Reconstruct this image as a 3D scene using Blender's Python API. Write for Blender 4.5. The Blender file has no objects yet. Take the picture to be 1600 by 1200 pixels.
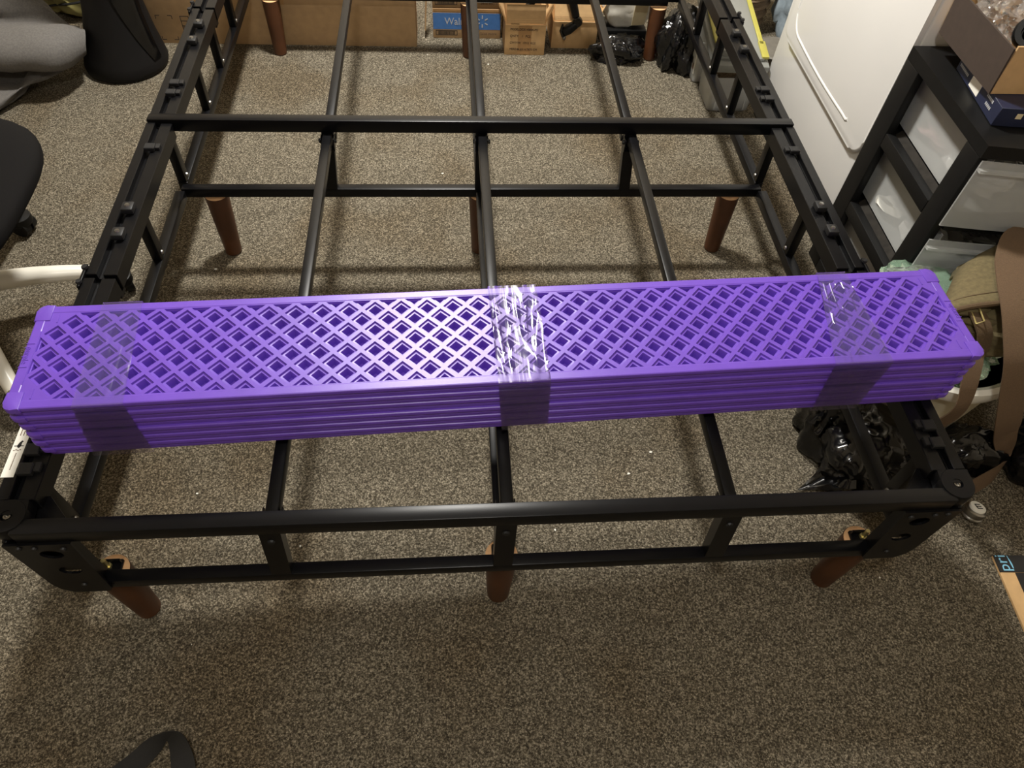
import bpy, bmesh, math, random
from mathutils import Vector as V, Matrix, noise, Euler
random.seed(7)
scn = bpy.context.scene
C = scn.collection
R = math.radians

# ------------------------------------------------------------------ camera
cam_d = bpy.data.cameras.new('camera'); cam = bpy.data.objects.new('camera', cam_d); C.objects.link(cam)
cam_d.sensor_fit = 'HORIZONTAL'; cam_d.sensor_width = 36.0; cam_d.lens = 36.0 * 1131.11 / 1600.0
cam_d.clip_start = 0.02
cam.matrix_world = Matrix(((0.99662816, 0.02127537, -0.07924432, -0.0769),
                           (-0.06437181, 0.8016143, -0.59436587, -0.5055),
                           (0.05087802, 0.59746287, 0.80028092, 1.4141), (0, 0, 0, 1)))
scn.camera = cam
# ------------------------------------------------------------------ world and lamps
w = bpy.data.worlds.new('room_world'); scn.world = w; w.use_nodes = True
w.node_tree.nodes['Background'].inputs[0].default_value = (1.0, 0.9, 0.76, 1)
w.node_tree.nodes['Background'].inputs[1].default_value = 0.05

def area(name, loc, size, power, col):
    d = bpy.data.lights.new(name, 'AREA'); d.shape = 'DISK'; d.size = size; d.energy = power; d.color = col
    o = bpy.data.objects.new(name, d); o.location = loc; C.objects.link(o); return o
LAMP_A = (-0.15, 1.78, 2.36)
LAMP_B = (-0.10, -0.62, 2.36)
area('ceiling_lamp_light', LAMP_A, 0.24, 66, (1.0, 0.965, 0.90))
area('ceiling_lamp_light', LAMP_B, 0.24, 12, (1.0, 0.955, 0.88))
vs = scn.view_settings
vs.view_transform = 'Standard'; vs.look = 'None'; vs.gamma = 1.0; vs.use_curve_mapping = False
vs.exposure = 0.6

# ------------------------------------------------------------------ materials
def lin(c):
    return tuple(((x / 255.0) / 12.92 if x / 255.0 <= 0.04045 else ((x / 255.0 + 0.055) / 1.055) ** 2.4) for x in c)
MATS = {}
def M(name, rgb, rough=0.5, metal=0.0, var=0.1, scale=30.0, bump=0.0, bscale=300.0, alpha=1.0, trans=0.0, spec=0.5, coat=0.0, emit=0.0, detail=2.0):
    if name in MATS: return MATS[name]
    m = bpy.data.materials.new(name); m.use_nodes = True; nt = m.node_tree; n = nt.nodes; L = nt.links
    b = n['Principled BSDF']; c = lin(rgb)
    tc = n.new('ShaderNodeTexCoord'); nz = n.new('ShaderNodeTexNoise'); nz.inputs['Scale'].default_value = scale; nz.inputs['Detail'].default_value = detail
    L.new(tc.outputs['Object'], nz.inputs['Vector'])
    rp = n.new('ShaderNodeValToRGB'); rp.color_ramp.elements[0].position = 0.3; rp.color_ramp.elements[1].position = 0.7
    rp.color_ramp.elements[0].color = (*[x * (1 - var) for x in c], 1); rp.color_ramp.elements[1].color = (*[min(1, x * (1 + var)) for x in c], 1)
    L.new(nz.outputs['Fac'], rp.inputs['Fac']); L.new(rp.outputs['Color'], b.inputs['Base Color'])
    b.inputs['Roughness'].default_value = rough; b.inputs['Metallic'].default_value = metal
    b.inputs['Alpha'].default_value = alpha; b.inputs['Transmission Weight'].default_value = trans
    b.inputs['Specular IOR Level'].default_value = spec; b.inputs['Coat Weight'].default_value = coat
    if emit: b.inputs['Emission Color'].default_value = (*c, 1); b.inputs['Emission Strength'].default_value = emit
    if bump:
        n2 = n.new('ShaderNodeTexNoise'); n2.inputs['Scale'].default_value = bscale; n2.inputs['Detail'].default_value = 2
        L.new(tc.outputs['Object'], n2.inputs['Vector'])
        bp = n.new('ShaderNodeBump'); bp.inputs['Strength'].default_value = bump; bp.inputs['Distance'].default_value = 0.002
        L.new(n2.outputs['Fac'], bp.inputs['Height']); L.new(bp.outputs['Normal'], b.inputs['Normal'])
    MATS[name] = m; return m

def carpet_mat():
    m = bpy.data.materials.new('carpet'); m.use_nodes = True; nt = m.node_tree; n = nt.nodes; L = nt.links
    b = n['Principled BSDF']; b.inputs['Roughness'].default_value = 0.95; b.inputs['Specular IOR Level'].default_value = 0.1
    tc = n.new('ShaderNodeTexCoord')
    n1 = n.new('ShaderNodeTexNoise'); n1.inputs['Scale'].default_value = 290; n1.inputs['Detail'].default_value = 3; n1.inputs['Roughness'].default_value = 0.75
    vo = n.new('ShaderNodeTexVoronoi'); vo.inputs['Scale'].default_value = 430
    n3 = n.new('ShaderNodeTexNoise'); n3.inputs['Scale'].default_value = 3.2; n3.inputs['Detail'].default_value = 4
    for x in (n1, vo, n3): L.new(tc.outputs['Object'], x.inputs['Vector'])
    rp = n.new('ShaderNodeValToRGB'); e = rp.color_ramp.elements
    e[0].position = 0.33; e[0].color = (*lin((46, 41, 34)), 1); e[1].position = 0.68; e[1].color = (*lin((202, 192, 171)), 1)
    k = e.new(0.5); k.color = (*lin((110, 103, 89)), 1)
    L.new(n1.outputs['Fac'], rp.inputs['Fac'])
    # loops: dark gaps between the yarn loops
    r2 = n.new('ShaderNodeValToRGB'); r2.color_ramp.elements[0].position = 0.15; r2.color_ramp.elements[1].position = 0.75
    r2.color_ramp.elements[0].color = (1, 1, 1, 1); r2.color_ramp.elements[1].color = (0.45, 0.43, 0.40, 1)
    L.new(vo.outputs['Distance'], r2.inputs['Fac'])
    mx = n.new('ShaderNodeMix'); mx.data_type = 'RGBA'; mx.blend_type = 'MULTIPLY'; mx.inputs['Factor'].default_value = 0.8
    L.new(rp.outputs['Color'], mx.inputs['A']); L.new(r2.outputs['Color'], mx.inputs['B'])
    # old brownish stains
    r3 = n.new('ShaderNodeValToRGB'); r3.color_ramp.elements[0].position = 0.36; r3.color_ramp.elements[1].position = 0.52
    r3.color_ramp.elements[0].color = (0.80, 0.73, 0.64, 1); r3.color_ramp.elements[1].color = (1, 1, 1, 1)
    L.new(n3.outputs['Fac'], r3.inputs['Fac'])
    m2 = n.new('ShaderNodeMix'); m2.data_type = 'RGBA'; m2.blend_type = 'MULTIPLY'; m2.inputs['Factor'].default_value = 0.8
    L.new(mx.outputs['Result'], m2.inputs['A']); L.new(r3.outputs['Color'], m2.inputs['B'])
    L.new(m2.outputs['Result'], b.inputs['Base Color'])
    bp = n.new('ShaderNodeBump'); bp.inputs['Strength'].default_value = 0.9; bp.inputs['Distance'].default_value = 0.004
    L.new(n1.outputs['Fac'], bp.inputs['Height']); L.new(bp.outputs['Normal'], b.inputs['Normal'])
    return m

def film_mat(name, tint, gloss_rough=0.12, base=0.10, milk=0.05, milk_col=(0.8, 0.78, 0.8)):
    """thin clear film: see-through, slightly milky, glossy"""
    m = bpy.data.materials.new(name); m.use_nodes = True; nt = m.node_tree; n = nt.nodes; L = nt.links
    n.remove(n['Principled BSDF']); out = n['Material Output']
    tr = n.new('ShaderNodeBsdfTransparent'); tr.inputs[0].default_value = (*tint, 1)
    gl = n.new('ShaderNodeBsdfGlossy'); gl.inputs['Roughness'].default_value = gloss_rough; gl.inputs['Color'].default_value = (1, 1, 1, 1)
    df = n.new('ShaderNodeBsdfDiffuse'); df.inputs[0].default_value = (*milk_col, 1)
    tc = n.new('ShaderNodeTexCoord'); nz = n.new('ShaderNodeTexNoise'); nz.inputs['Scale'].default_value = 60; nz.inputs['Detail'].default_value = 3
    mp = n.new('ShaderNodeMapping'); mp.inputs['Scale'].default_value = (1.0, 0.10, 0.10)
    L.new(tc.outputs['Object'], mp.inputs['Vector']); L.new(mp.outputs['Vector'], nz.inputs['Vector'])
    bp = n.new('ShaderNodeBump'); bp.inputs['Strength'].default_value = 0.3; bp.inputs['Distance'].default_value = 0.004
    L.new(nz.outputs['Fac'], bp.inputs['Height'])
    L.new(bp.outputs['Normal'], gl.inputs['Normal'])
    fr = n.new('ShaderNodeFresnel'); fr.inputs['IOR'].default_value = 1.32
    ad = n.new('ShaderNodeMath'); ad.operation = 'ADD'; ad.use_clamp = True; ad.inputs[1].default_value = base
    L.new(fr.outputs[0], ad.inputs[0])
    m1 = n.new('ShaderNodeMixShader'); m1.inputs[0].default_value = milk
    L.new(tr.outputs[0], m1.inputs[1]); L.new(df.outputs[0], m1.inputs[2])
    m2 = n.new('ShaderNodeMixShader'); L.new(ad.outputs[0], m2.inputs[0]); L.new(m1.outputs[0], m2.inputs[1]); L.new(gl.outputs[0], m2.inputs[2])
    L.new(m2.outputs[0], out.inputs['Surface'])
    MATS[name] = m; return m

BLACK = M('black_powder_coat', (11, 11, 13), 0.33, 0.0, 0.12, 60, 0.03, 900, spec=0.24)
BLACKP = M('black_plastic', (18, 18, 18), 0.45, 0, 0.12, 40, spec=0.25)
RUBBER = M('dark_rubber', (30, 30, 31), 0.5, 0, 0.1, 60, spec=0.3)
STEEL = M('bright_steel', (150, 148, 144), 0.3, 1.0, 0.08, 80)
BRASS = M('yellow_zinc', (214, 200, 140), 0.35, 0.8, 0.1, 80)
WOOD = M('walnut_stain', (72, 41, 20), 0.45, 0, 0.22, 14, 0.05, 200)
WOODRAW = M('raw_wood_end', (226, 178, 128), 0.6, 0, 0.1, 60)
PURPLE = M('purple_plastic', (106, 71, 184), 0.36, 0, 0.05, 25, 0.08, 1500, spec=0.5)
WHITE = M('white_enamel', (226, 225, 222), 0.25, 0, 0.015, 4)
LABEL = M('white_paper', (232, 230, 220), 0.7, 0, 0.03, 60)
INK = M('black_ink', (24, 22, 22), 0.7, 0, 0.05, 60)
CARD = M('tan_cardboard', (188, 156, 116), 0.8, 0, 0.07, 40, 0.1, 300)
CARD2 = M('kraft_cardboard', (200, 164, 116), 0.8, 0, 0.08, 40, 0.1, 300)
CARDEDGE = M('cardboard_edge', (214, 178, 128), 0.85, 0, 0.08, 200)
PTAPE = M('brown_box_tape', (166, 128, 84), 0.35, 0, 0.08, 40)
BLUEPRINT = M('blue_print', (66, 112, 172), 0.7, 0, 0.06, 60)
PALEPRINT = M('pale_grey_print', (176, 178, 182), 0.7, 0, 0.05, 60)
GREYPRINT = M('grey_brown_print', (110, 88, 66), 0.7, 0, 0.1, 60)
BAGBLACK = M('black_bin_liner', (11, 11, 12), 0.2, 0, 0.2, 30, 0.12, 60, spec=0.55)
GREYCLOTH = M('grey_wool_cloth', (98, 95, 92), 0.95, 0, 0.14, 180, 0.5, 500)
OLIVE = M('olive_canvas', (102, 91, 62), 0.9, 0, 0.16, 120, 0.4, 700)
OLIVE2 = M('olive_nylon', (132, 124, 74), 0.6, 0, 0.12, 20)
WEB = M('brown_webbing', (100, 79, 58), 0.85, 0, 0.12, 400, 0.5, 900)
WEBDARK = M('brown_binding', (86, 68, 46), 0.85, 0, 0.12, 300, 0.4, 900)
BLACKWEB = M('black_webbing', (20, 20, 20), 0.7, 0, 0.15, 400, 0.4, 900)
CHAIRWHITE = M('white_chair_plastic', (228, 224, 212), 0.3, 0, 0.02, 10)
MESHBLK = M('black_mesh_fabric', (22, 21, 21), 0.9, 0, 0.15, 600, 0.3, 1200, spec=0.08)
CREAM = M('cream_plastic', (214, 204, 178), 0.4, 0, 0.04, 12)
FROST = M('frosted_plastic', (206, 208, 206), 0.35, 0, 0.04, 10, alpha=0.42)
FROST2 = M('clear_tub_plastic', (206, 208, 206), 0.25, 0, 0.04, 10, alpha=0.60)
YELLOW = M('lime_yellow_plastic', (172, 166, 78), 0.4, 0, 0.05, 20)
GREENFILM = film_mat('green_plastic_film', (0.60, 0.80, 0.64), 0.12, 0.12, 0.35, (0.42, 0.62, 0.46))
CLEARFILM = film_mat('clear_plastic_film', (0.93, 0.93, 0.93), 0.10, 0.12, 0.12, (0.8, 0.8, 0.8))
TAPE = film_mat('clear_packing_tape', (0.95, 0.93, 0.94), 0.20, 0.02, 0.05, (0.5, 0.46, 0.46))
NAVY = M('navy_carton', (30, 36, 62), 0.45, 0, 0.1, 40)
DARKBROWN = M('dark_brown_card', (62, 50, 42), 0.85, 0, 0.08, 60)
GLOSSBLK = M('gloss_black', (10, 10, 11), 0.1, 0, 0.1, 20)
PINK = M('pale_pink_cloth', (198, 160, 158), 0.9, 0, 0.1, 40)
PALEBLUE = M('pale_blue_cloth', (150, 164, 174), 0.9, 0, 0.1, 60, 0.4, 200)
WICKER = M('brown_wicker', (120, 102, 82), 0.9, 0, 0.3, 300, 0.6, 300)
GREYRUB = M('grey_plastic', (112, 108, 100), 0.5, 0, 0.1, 40)
PALELBL = M('cream_label', (222, 208, 170), 0.7, 0, 0.05, 40)
WALLM = M('painted_wall', (214, 204, 186), 0.85, 0, 0.03, 8, 0.1, 200)
CEILM = M('ceiling_paint', (232, 228, 218), 0.9, 0, 0.02, 8)
CYAN = M('pale_cyan_print', (128, 190, 220), 0.5, 0, 0.05, 60)
GLOW = M('lamp_glass', (255, 244, 224), 0.4, 0, 0.02, 10, emit=3.0)

# ------------------------------------------------------------------ mesh helpers
class MB:
    def __init__(s): s.bm = bmesh.new()
    def box(s, c, size, rot=None, bev=0.0, seg=2):
        g = bmesh.ops.create_cube(s.bm, size=1.0)['verts']
        m = Matrix.Translation(V(c)) @ (rot.to_matrix().to_4x4() if rot else Matrix()) @ Matrix.Diagonal((*size, 1))
        bmesh.ops.transform(s.bm, matrix=m, verts=g)
        if bev:
            ed = list({e for v in g for e in v.link_edges})
            bmesh.ops.bevel(s.bm, geom=ed, offset=bev, segments=seg, affect='EDGES', profile=0.5)
        return s
    def bb(s, x0, x1, y0, y1, z0, z1, bev=0.0):
        return s.box(((x0 + x1) / 2, (y0 + y1) / 2, (z0 + z1) / 2), (x1 - x0, y1 - y0, z1 - z0), None, bev)
    def cyl(s, p0, p1, r0, r1=None, n=16, caps=True):
        r1 = r0 if r1 is None else r1; p0 = V(p0); p1 = V(p1); d = p1 - p0
        q = d.to_track_quat('Z', 'Y').to_matrix().to_4x4()
        m = Matrix.Translation((p0 + p1) / 2) @ q
        bmesh.ops.create_cone(s.bm, cap_ends=caps, cap_tris=False, segments=n, radius1=r0, radius2=r1, depth=d.length, matrix=m)
        return s
    def prism(s, pts, vec):
        vec = V(vec); a = [s.bm.verts.new(V(p)) for p in pts]; b = [s.bm.verts.new(V(p) + vec) for p in pts]; n = len(pts)
        s.bm.faces.new(a[::-1]); s.bm.faces.new(b)
        for i in range(n): s.bm.faces.new((a[i], a[(i + 1) % n], b[(i + 1) % n], b[i]))
        return s
    def lathe(s, prof, c=(0, 0, 0), n=32, mat=None, sx=1.0, sy=1.0, close=False):
        c = V(c); rings = []
        for r, z in prof:
            ring = []
            for k in range(n):
                a = 2 * math.pi * k / n; p = V((r * sx * math.cos(a), r * sy * math.sin(a), z))
                if mat: p = mat @ p
                ring.append(s.bm.verts.new(p + c))
            rings.append(ring)
        for i in range(len(rings) - 1):
            for k in range(n):
                s.bm.faces.new((rings[i][k], rings[i][(k + 1) % n], rings[i + 1][(k + 1) % n], rings[i + 1][k]))
        if prof[0][0] > 1e-5: s.bm.faces.new(rings[0][::-1])
        if prof[-1][0] > 1e-5: s.bm.faces.new(rings[-1])
        return s
    def grid(s, fn, nu, nv, loop_u=False):
        g = [[s.bm.verts.new(V(fn(i / (nu if loop_u else nu - 1), j / (nv - 1)))) for j in range(nv)] for i in range(nu)]
        for i in range(nu if loop_u else nu - 1):
            for j in range(nv - 1):
                s.bm.faces.new((g[i][j], g[(i + 1) % nu][j], g[(i + 1) % nu][j + 1], g[i][j + 1]))
        return s
    def tube(s, pts, r, n=8, cap=True):
        pts = [V(p) for p in pts]; rings = []
        rr = r if isinstance(r, (list, tuple)) else [r] * len(pts)
        up = V((0, 0, 1))
        for i, p in enumerate(pts):
            t = (pts[min(i + 1, len(pts) - 1)] - pts[max(i - 1, 0)]).normalized()
            a = t.cross(up if abs(t.z) < 0.95 else V((1, 0, 0))).normalized(); b = a.cross(t)
            rings.append([s.bm.verts.new(p + (a * math.cos(2 * math.pi * k / n) + b * math.sin(2 * math.pi * k / n)) * rr[i]) for k in range(n)])
        for i in range(len(rings) - 1):
            for k in range(n): s.bm.faces.new((rings[i][k], rings[i][(k + 1) % n], rings[i + 1][(k + 1) % n], rings[i + 1][k]))
        if cap: s.bm.faces.new(rings[0][::-1]); s.bm.faces.new(rings[-1])
        return s
    def ribbon(s, pts, th=0.002, sub=6):
        """pts: list of (point, half-width vector); smooth strap with thickness"""
        P = [V(p) for p, _ in pts]; W = [V(q) for _, q in pts]; PP, WW = [], []
        def cr(a, b, c, d, t): return 0.5 * ((2 * b) + (c - a) * t + (2 * a - 5 * b + 4 * c - d) * t * t + (3 * b - a - 3 * c + d) * t ** 3)
        for i in range(len(P) - 1):
            for k in range(sub):
                t = k / sub; g = lambda A: cr(A[max(i - 1, 0)], A[i], A[i + 1], A[min(i + 2, len(A) - 1)], t)
                PP.append(g(P)); WW.append(g(W))
        PP.append(P[-1]); WW.append(W[-1]); rows = []
        for i, p in enumerate(PP):
            t = (PP[min(i + 1, len(PP) - 1)] - PP[max(i - 1, 0)]).normalized(); nn = t.cross(WW[i]).normalized() * th / 2
            rows.append([s.bm.verts.new(q) for q in (p - WW[i] - nn, p + WW[i] - nn, p + WW[i] + nn, p - WW[i] + nn)])
        for i in range(len(rows) - 1):
            for k in range(4): s.bm.faces.new((rows[i][k], rows[i][(k + 1) % 4], rows[i + 1][(k + 1) % 4], rows[i + 1][k]))
        s.bm.faces.new(rows[0][::-1]); s.bm.faces.new(rows[-1])
        return s
    def blob(s, c, r, sub=4, fn=None, flat=None, power=2.0):
        g = bmesh.ops.create_icosphere(s.bm, subdivisions=sub, radius=1.0)['verts']; c = V(c)
        for v in g:
            d = v.co.normalized(); k = 1.0
            if power != 2.0: k = 1.0 / (sum(abs(q) ** power for q in d) ** (1.0 / power))
            f = fn(d) if fn else 1.0
            p = V((d.x * r[0], d.y * r[1], d.z * r[2])) * k * f + c
            if flat is not None and p.z < flat: p.z = flat + 0.02 * (p.z - flat)
            v.co = p
        return s

def finish(bm, smooth=40):
    bmesh.ops.recalc_face_normals(bm, faces=bm.faces)
    me = bpy.data.meshes.new('mesh'); bm.to_mesh(me); bm.free()
    if smooth:
        me.polygons.foreach_set('use_smooth', [True] * len(me.polygons)); me.set_sharp_from_angle(angle=R(smooth))
    return me
def wloc(o):
    l = V((0, 0, 0))
    while o: l += o.location; o = o.parent
    return l
def obj(name, mb, mat, parent=None, smooth=40, label=None):
    """mesh built in world coordinates, linked as one object with its origin at its base (or at its thing's origin)"""
    me = mb if isinstance(mb, bpy.types.Mesh) else finish(mb.bm, smooth)
    me.name = name
    if mat: me.materials.clear(); me.materials.append(mat)
    o = bpy.data.objects.new(name, me); C.objects.link(o)
    if parent:
        o.parent = parent; me.transform(Matrix.Translation(-wloc(parent)))
    else:
        co = [v.co for v in me.vertices]
        b = V(((min(c.x for c in co) + max(c.x for c in co)) / 2, (min(c.y for c in co) + max(c.y for c in co)) / 2, min(c.z for c in co)))
        me.transform(Matrix.Translation(-b)); o.location = b
    if label: o['label'] = label
    return o
def lobj(name, me, mat, parent=None):
    """mesh in the local frame of its thing"""
    me.name = name
    if mat and not me.materials: me.materials.append(mat)
    o = bpy.data.objects.new(name, me); C.objects.link(o)
    if parent: o.parent = parent
    return o
def tag(o, label, cat, group=None):
    o['label'] = label; o['category'] = cat
    if group: o['group'] = group
    return o
def thing(name, label, cat, loc=(0, 0, 0), group=None):
    o = bpy.data.objects.new(name, None); C.objects.link(o); o.location = loc; o.empty_display_size = 0.05
    return tag(o, label, cat, group)
def struct(o): o['kind'] = 'structure'; return o

def text_mesh(s, size, mat4, ext=0.0004, align='CENTER', sx=1.0):
    cu = bpy.data.curves.new('txt', 'FONT'); cu.body = s; cu.size = size; cu.extrude = ext; cu.align_x = align; cu.align_y = 'CENTER'; cu.resolution_u = 3
    o = bpy.data.objects.new('txt', cu); C.objects.link(o)
    dg = bpy.context.evaluated_depsgraph_get(); dg.update()
    me = bpy.data.meshes.new_from_object(o.evaluated_get(dg)); bpy.data.objects.remove(o); bpy.data.curves.remove(cu)
    me.transform(mat4 @ Matrix.Diagonal((sx, 1, 1, 1))); return me
def frame_m(o, x, y):
    x = V(x).normalized(); y = V(y); z = x.cross(y).normalized(); y = z.cross(x)
    return Matrix(((x.x, y.x, z.x, o[0]), (x.y, y.y, z.y, o[1]), (x.z, y.z, z.z, o[2]), (0, 0, 0, 1)))
def crumple(seed, amp=0.25, f=3.0, hi=0.28):
    off = V((seed * 3.1, seed * 1.7, seed * 5.3))
    def fn(d):
        a = noise.noise(d * f + off); b = abs(noise.noise(d * f * 2.3 + off * 2)); c = abs(noise.noise(d * f * 4.0 + off))
        return 1 + amp * (a * 0.9 - b * 0.75 - c * hi + 0.2)
    return fn

# ------------------------------------------------------------------ the room
floor = struct(obj('floor', MB().bb(-2.6, 2.0, -2.0, 2.9, -0.05, 0.0), carpet_mat(), None, 0))
struct(obj('ceiling', MB().bb(-2.6, 2.0, -2.0, 2.9, 2.45, 2.5), CEILM, None, 0))
struct(obj('wall_back', MB().bb(-2.6, 2.0, 2.9, 2.98, 0, 2.45), WALLM, None, 0))
struct(obj('wall_front', MB().bb(-2.6, 2.0, -2.08, -2.0, 0, 2.45), WALLM, None, 0))
struct(obj('wall_left', MB().bb(-2.68, -2.6, -2.0, 2.9, 0, 2.45), WALLM, None, 0))
struct(obj('wall_right', MB().bb(2.0, 2.08, -2.0, 2.9, 0, 2.45), WALLM, None, 0))
for L_, lb in ((LAMP_A, 'round ceiling light above the far half of the bed frame'), (LAMP_B, 'round ceiling light above where the viewer stands')):
    t = thing('ceiling_light', lb, 'ceiling light', (L_[0], L_[1], 2.45), 'round ceiling lights')
    obj('light_base', MB().lathe([(0.16, 2.45), (0.165, 2.43), (0.15, 2.41)], (L_[0], L_[1], 0), 32), WHITE, t)
    obj('light_shade', MB().lathe([(0.145, 2.41), (0.13, 2.385), (0.07, 2.37), (0.0, 2.365)], (L_[0], L_[1], 0), 32), GLOW, t)

# ------------------------------------------------------------------ bed frame
H = 0.411
bed = thing('bed_frame', 'black metal bed frame with tapered brown wooden legs under the purple panels', 'bed frame', (0, 1.0, 0))
def bpart(name, mb, mat=BLACK, parent=None, smooth=25, label=None): return obj(name, mb, mat, parent or bed, smooth, label)
def bolt(mb_list, p, ax=(0, 0, 1), r=0.0045, h=0.003):
    p = V(p); ax = V(ax); mb_list.cyl(p, p + ax * h, r, r * 0.8, 10)
SEGY = [(0.045, 0.508), (0.517, 1.002), (1.030, 1.528), (1.538, 2.01)]
def prof_rail(sx):
    q = [(.762, .372), (.762, .411), (.7425, .411), (.7425, .397), (.731, .397), (.731, .4085), (.706, .4085), (.706, .372)]
    return [(sx * x, z) for x, z in q]
for sx in (-1, 1):
    for y0, y1 in SEGY:
        mb = MB(); mb.prism([(x, y0, z) for x, z in prof_rail(sx)], (0, y1 - y0, 0)); bmesh.ops.bevel(mb.bm, geom=list(mb.bm.edges), offset=.0011, segments=1, affect='EDGES'); bpart('side_rail', mb, smooth=0)
    # hinge plates across the joints
    for yj in (0.5125, 1.533):
        mb = MB(); mb.bb(sx * .7625 if sx > 0 else -.7685, sx * .7685 if sx > 0 else -.7625, yj - .03, yj + .03, .376, .414, .002)
        pl = bpart('hinge_plate', mb)
        for dy in (-.019, .019):
            b2 = MB(); bolt(b2, (sx * .7655, yj + dy, .414), (0, 0, 1), .0062, .004); bpart('bolt', b2, RUBBER, pl)
        mb = MB(); mb.bb(min(sx * .708, sx * .74), max(sx * .708, sx * .74), yj - .012, yj + .012, .362, .371); bpart('hinge_bridge', mb)
    # lower rail with struts
    for y0, y1 in ((0.03, 1.0), (1.031, 2.04)):
        bpart('lower_side_rail', MB().bb(min(sx * .734, sx * .757), max(sx * .734, sx * .757), y0, y1, .196, .221, .0015))
    for ys in (0.10, 0.765, 1.045, 1.36, 1.575, 1.81):
        st = bpart('strut', MB().bb(min(sx * .735, sx * .756), max(sx * .735, sx * .756), ys - .0125, ys + .0125, .2215, .3715, .001))
        b2 = MB(); bolt(b2, (sx * .7335, ys, .236), (-sx, 0, 0), .0055, .003); bpart('bolt', b2, STEEL, st)
    # rubber clips on the ledge
    for yc in (0.623, 0.700, 1.352, 1.437):
        mb = MB(); mb.box((sx * .7265, yc, .416), (.024, .027, .0145), None, .004, 2); cl = bpart('rail_clip', mb, RUBBER)
        b2 = MB(); bolt(b2, (sx * .7265, yc, .4235), (0, 0, 1), .0055, .002); b2.cyl((sx * .7265, yc, .4255), (sx * .7265, yc, .4262), .003, .003, 8); bpart('bolt', b2, STEEL, cl)
    for yc in (0.095, 0.130, 0.905, 1.118, 1.160):
        mb = MB(); mb.box((sx * .7315, yc, .4135), (.022, .020, .010), None, .0015, 1); mb.box((sx * .716, yc + .004, .412), (.010, .016, .007), None, .001, 1)
        bpart('angle_clip', mb, RUBBER)
# cross members: foot, middle, head
for yi, (yc, top) in enumerate(((0.0, .411), (1.016, .417), (2.052, .411))):
    xe = .725 if yi != 1 else .761
    bpart('cross_rail', MB().bb(-xe, xe, yc - .0125, yc + .0125, top - .031, top, .0015))
    bpart('lower_cross_rail', MB().bb(-.745 if yi == 1 else -.70, .745 if yi == 1 else .70, yc - .011, yc + .011, .196, .221, .0015))
    for xs in (-.362, 0, .362):
        w_ = .0165 if yi != 1 else .014
        lean = .013 * (1 if xs > 0 else -1 if xs < 0 else 0)
        z1 = top - .0315
        mb = MB(); mb.prism([(xs - w_, yc - .011, z1), (xs + w_, yc - .011, z1), (xs + lean + w_, yc - .011, .2215), (xs + lean - w_, yc - .011, .2215)], (0, .022, 0))
        st = bpart('strut', mb, smooth=0)
        b2 = MB(); bolt(b2, (xs + lean * .2, yc - .0112, .352), (0, -1, 0), .0065, .003); bpart('bolt', b2, RUBBER, st)
        # saddle brackets that carry the long bars
        for sgn in ((1,) if yi == 0 else (-1,) if yi == 2 else (-1, 1)):
            mb = MB(); ya = yc + sgn * .013; yb = yc + sgn * .034
            for dx in (-.0155, .0135):
                mb.bb(xs + dx, xs + dx + .002, min(ya, yb), max(ya, yb), .352, .381)
            mb.bb(xs - .0155, xs + .0155, min(ya, yb), max(ya, yb), .350, .352)
            br = bpart('saddle_bracket', mb)
            for dx in (-.0165, .0165):
                b2 = MB(); bolt(b2, (xs + dx, (ya + yb) / 2, .372), (1 if dx > 0 else -1, 0, 0), .006, .004); bpart('bolt', b2, RUBBER, br)
for y0, y1 in ((.0135, 1.0025), (1.0295, 2.0385)):
    for xs in (-.362, 0.002, .366):
        lb = MB(); lb.bb(xs - .0105, xs + .0105, y0, y1, .3625, .386, .003); bpart('long_bar', lb)
    lb = MB(); lb.bb(-.011, .009, y0 + .01, y1 - .008, .200, .222, .002); bpart('lower_long_bar', lb)
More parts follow.
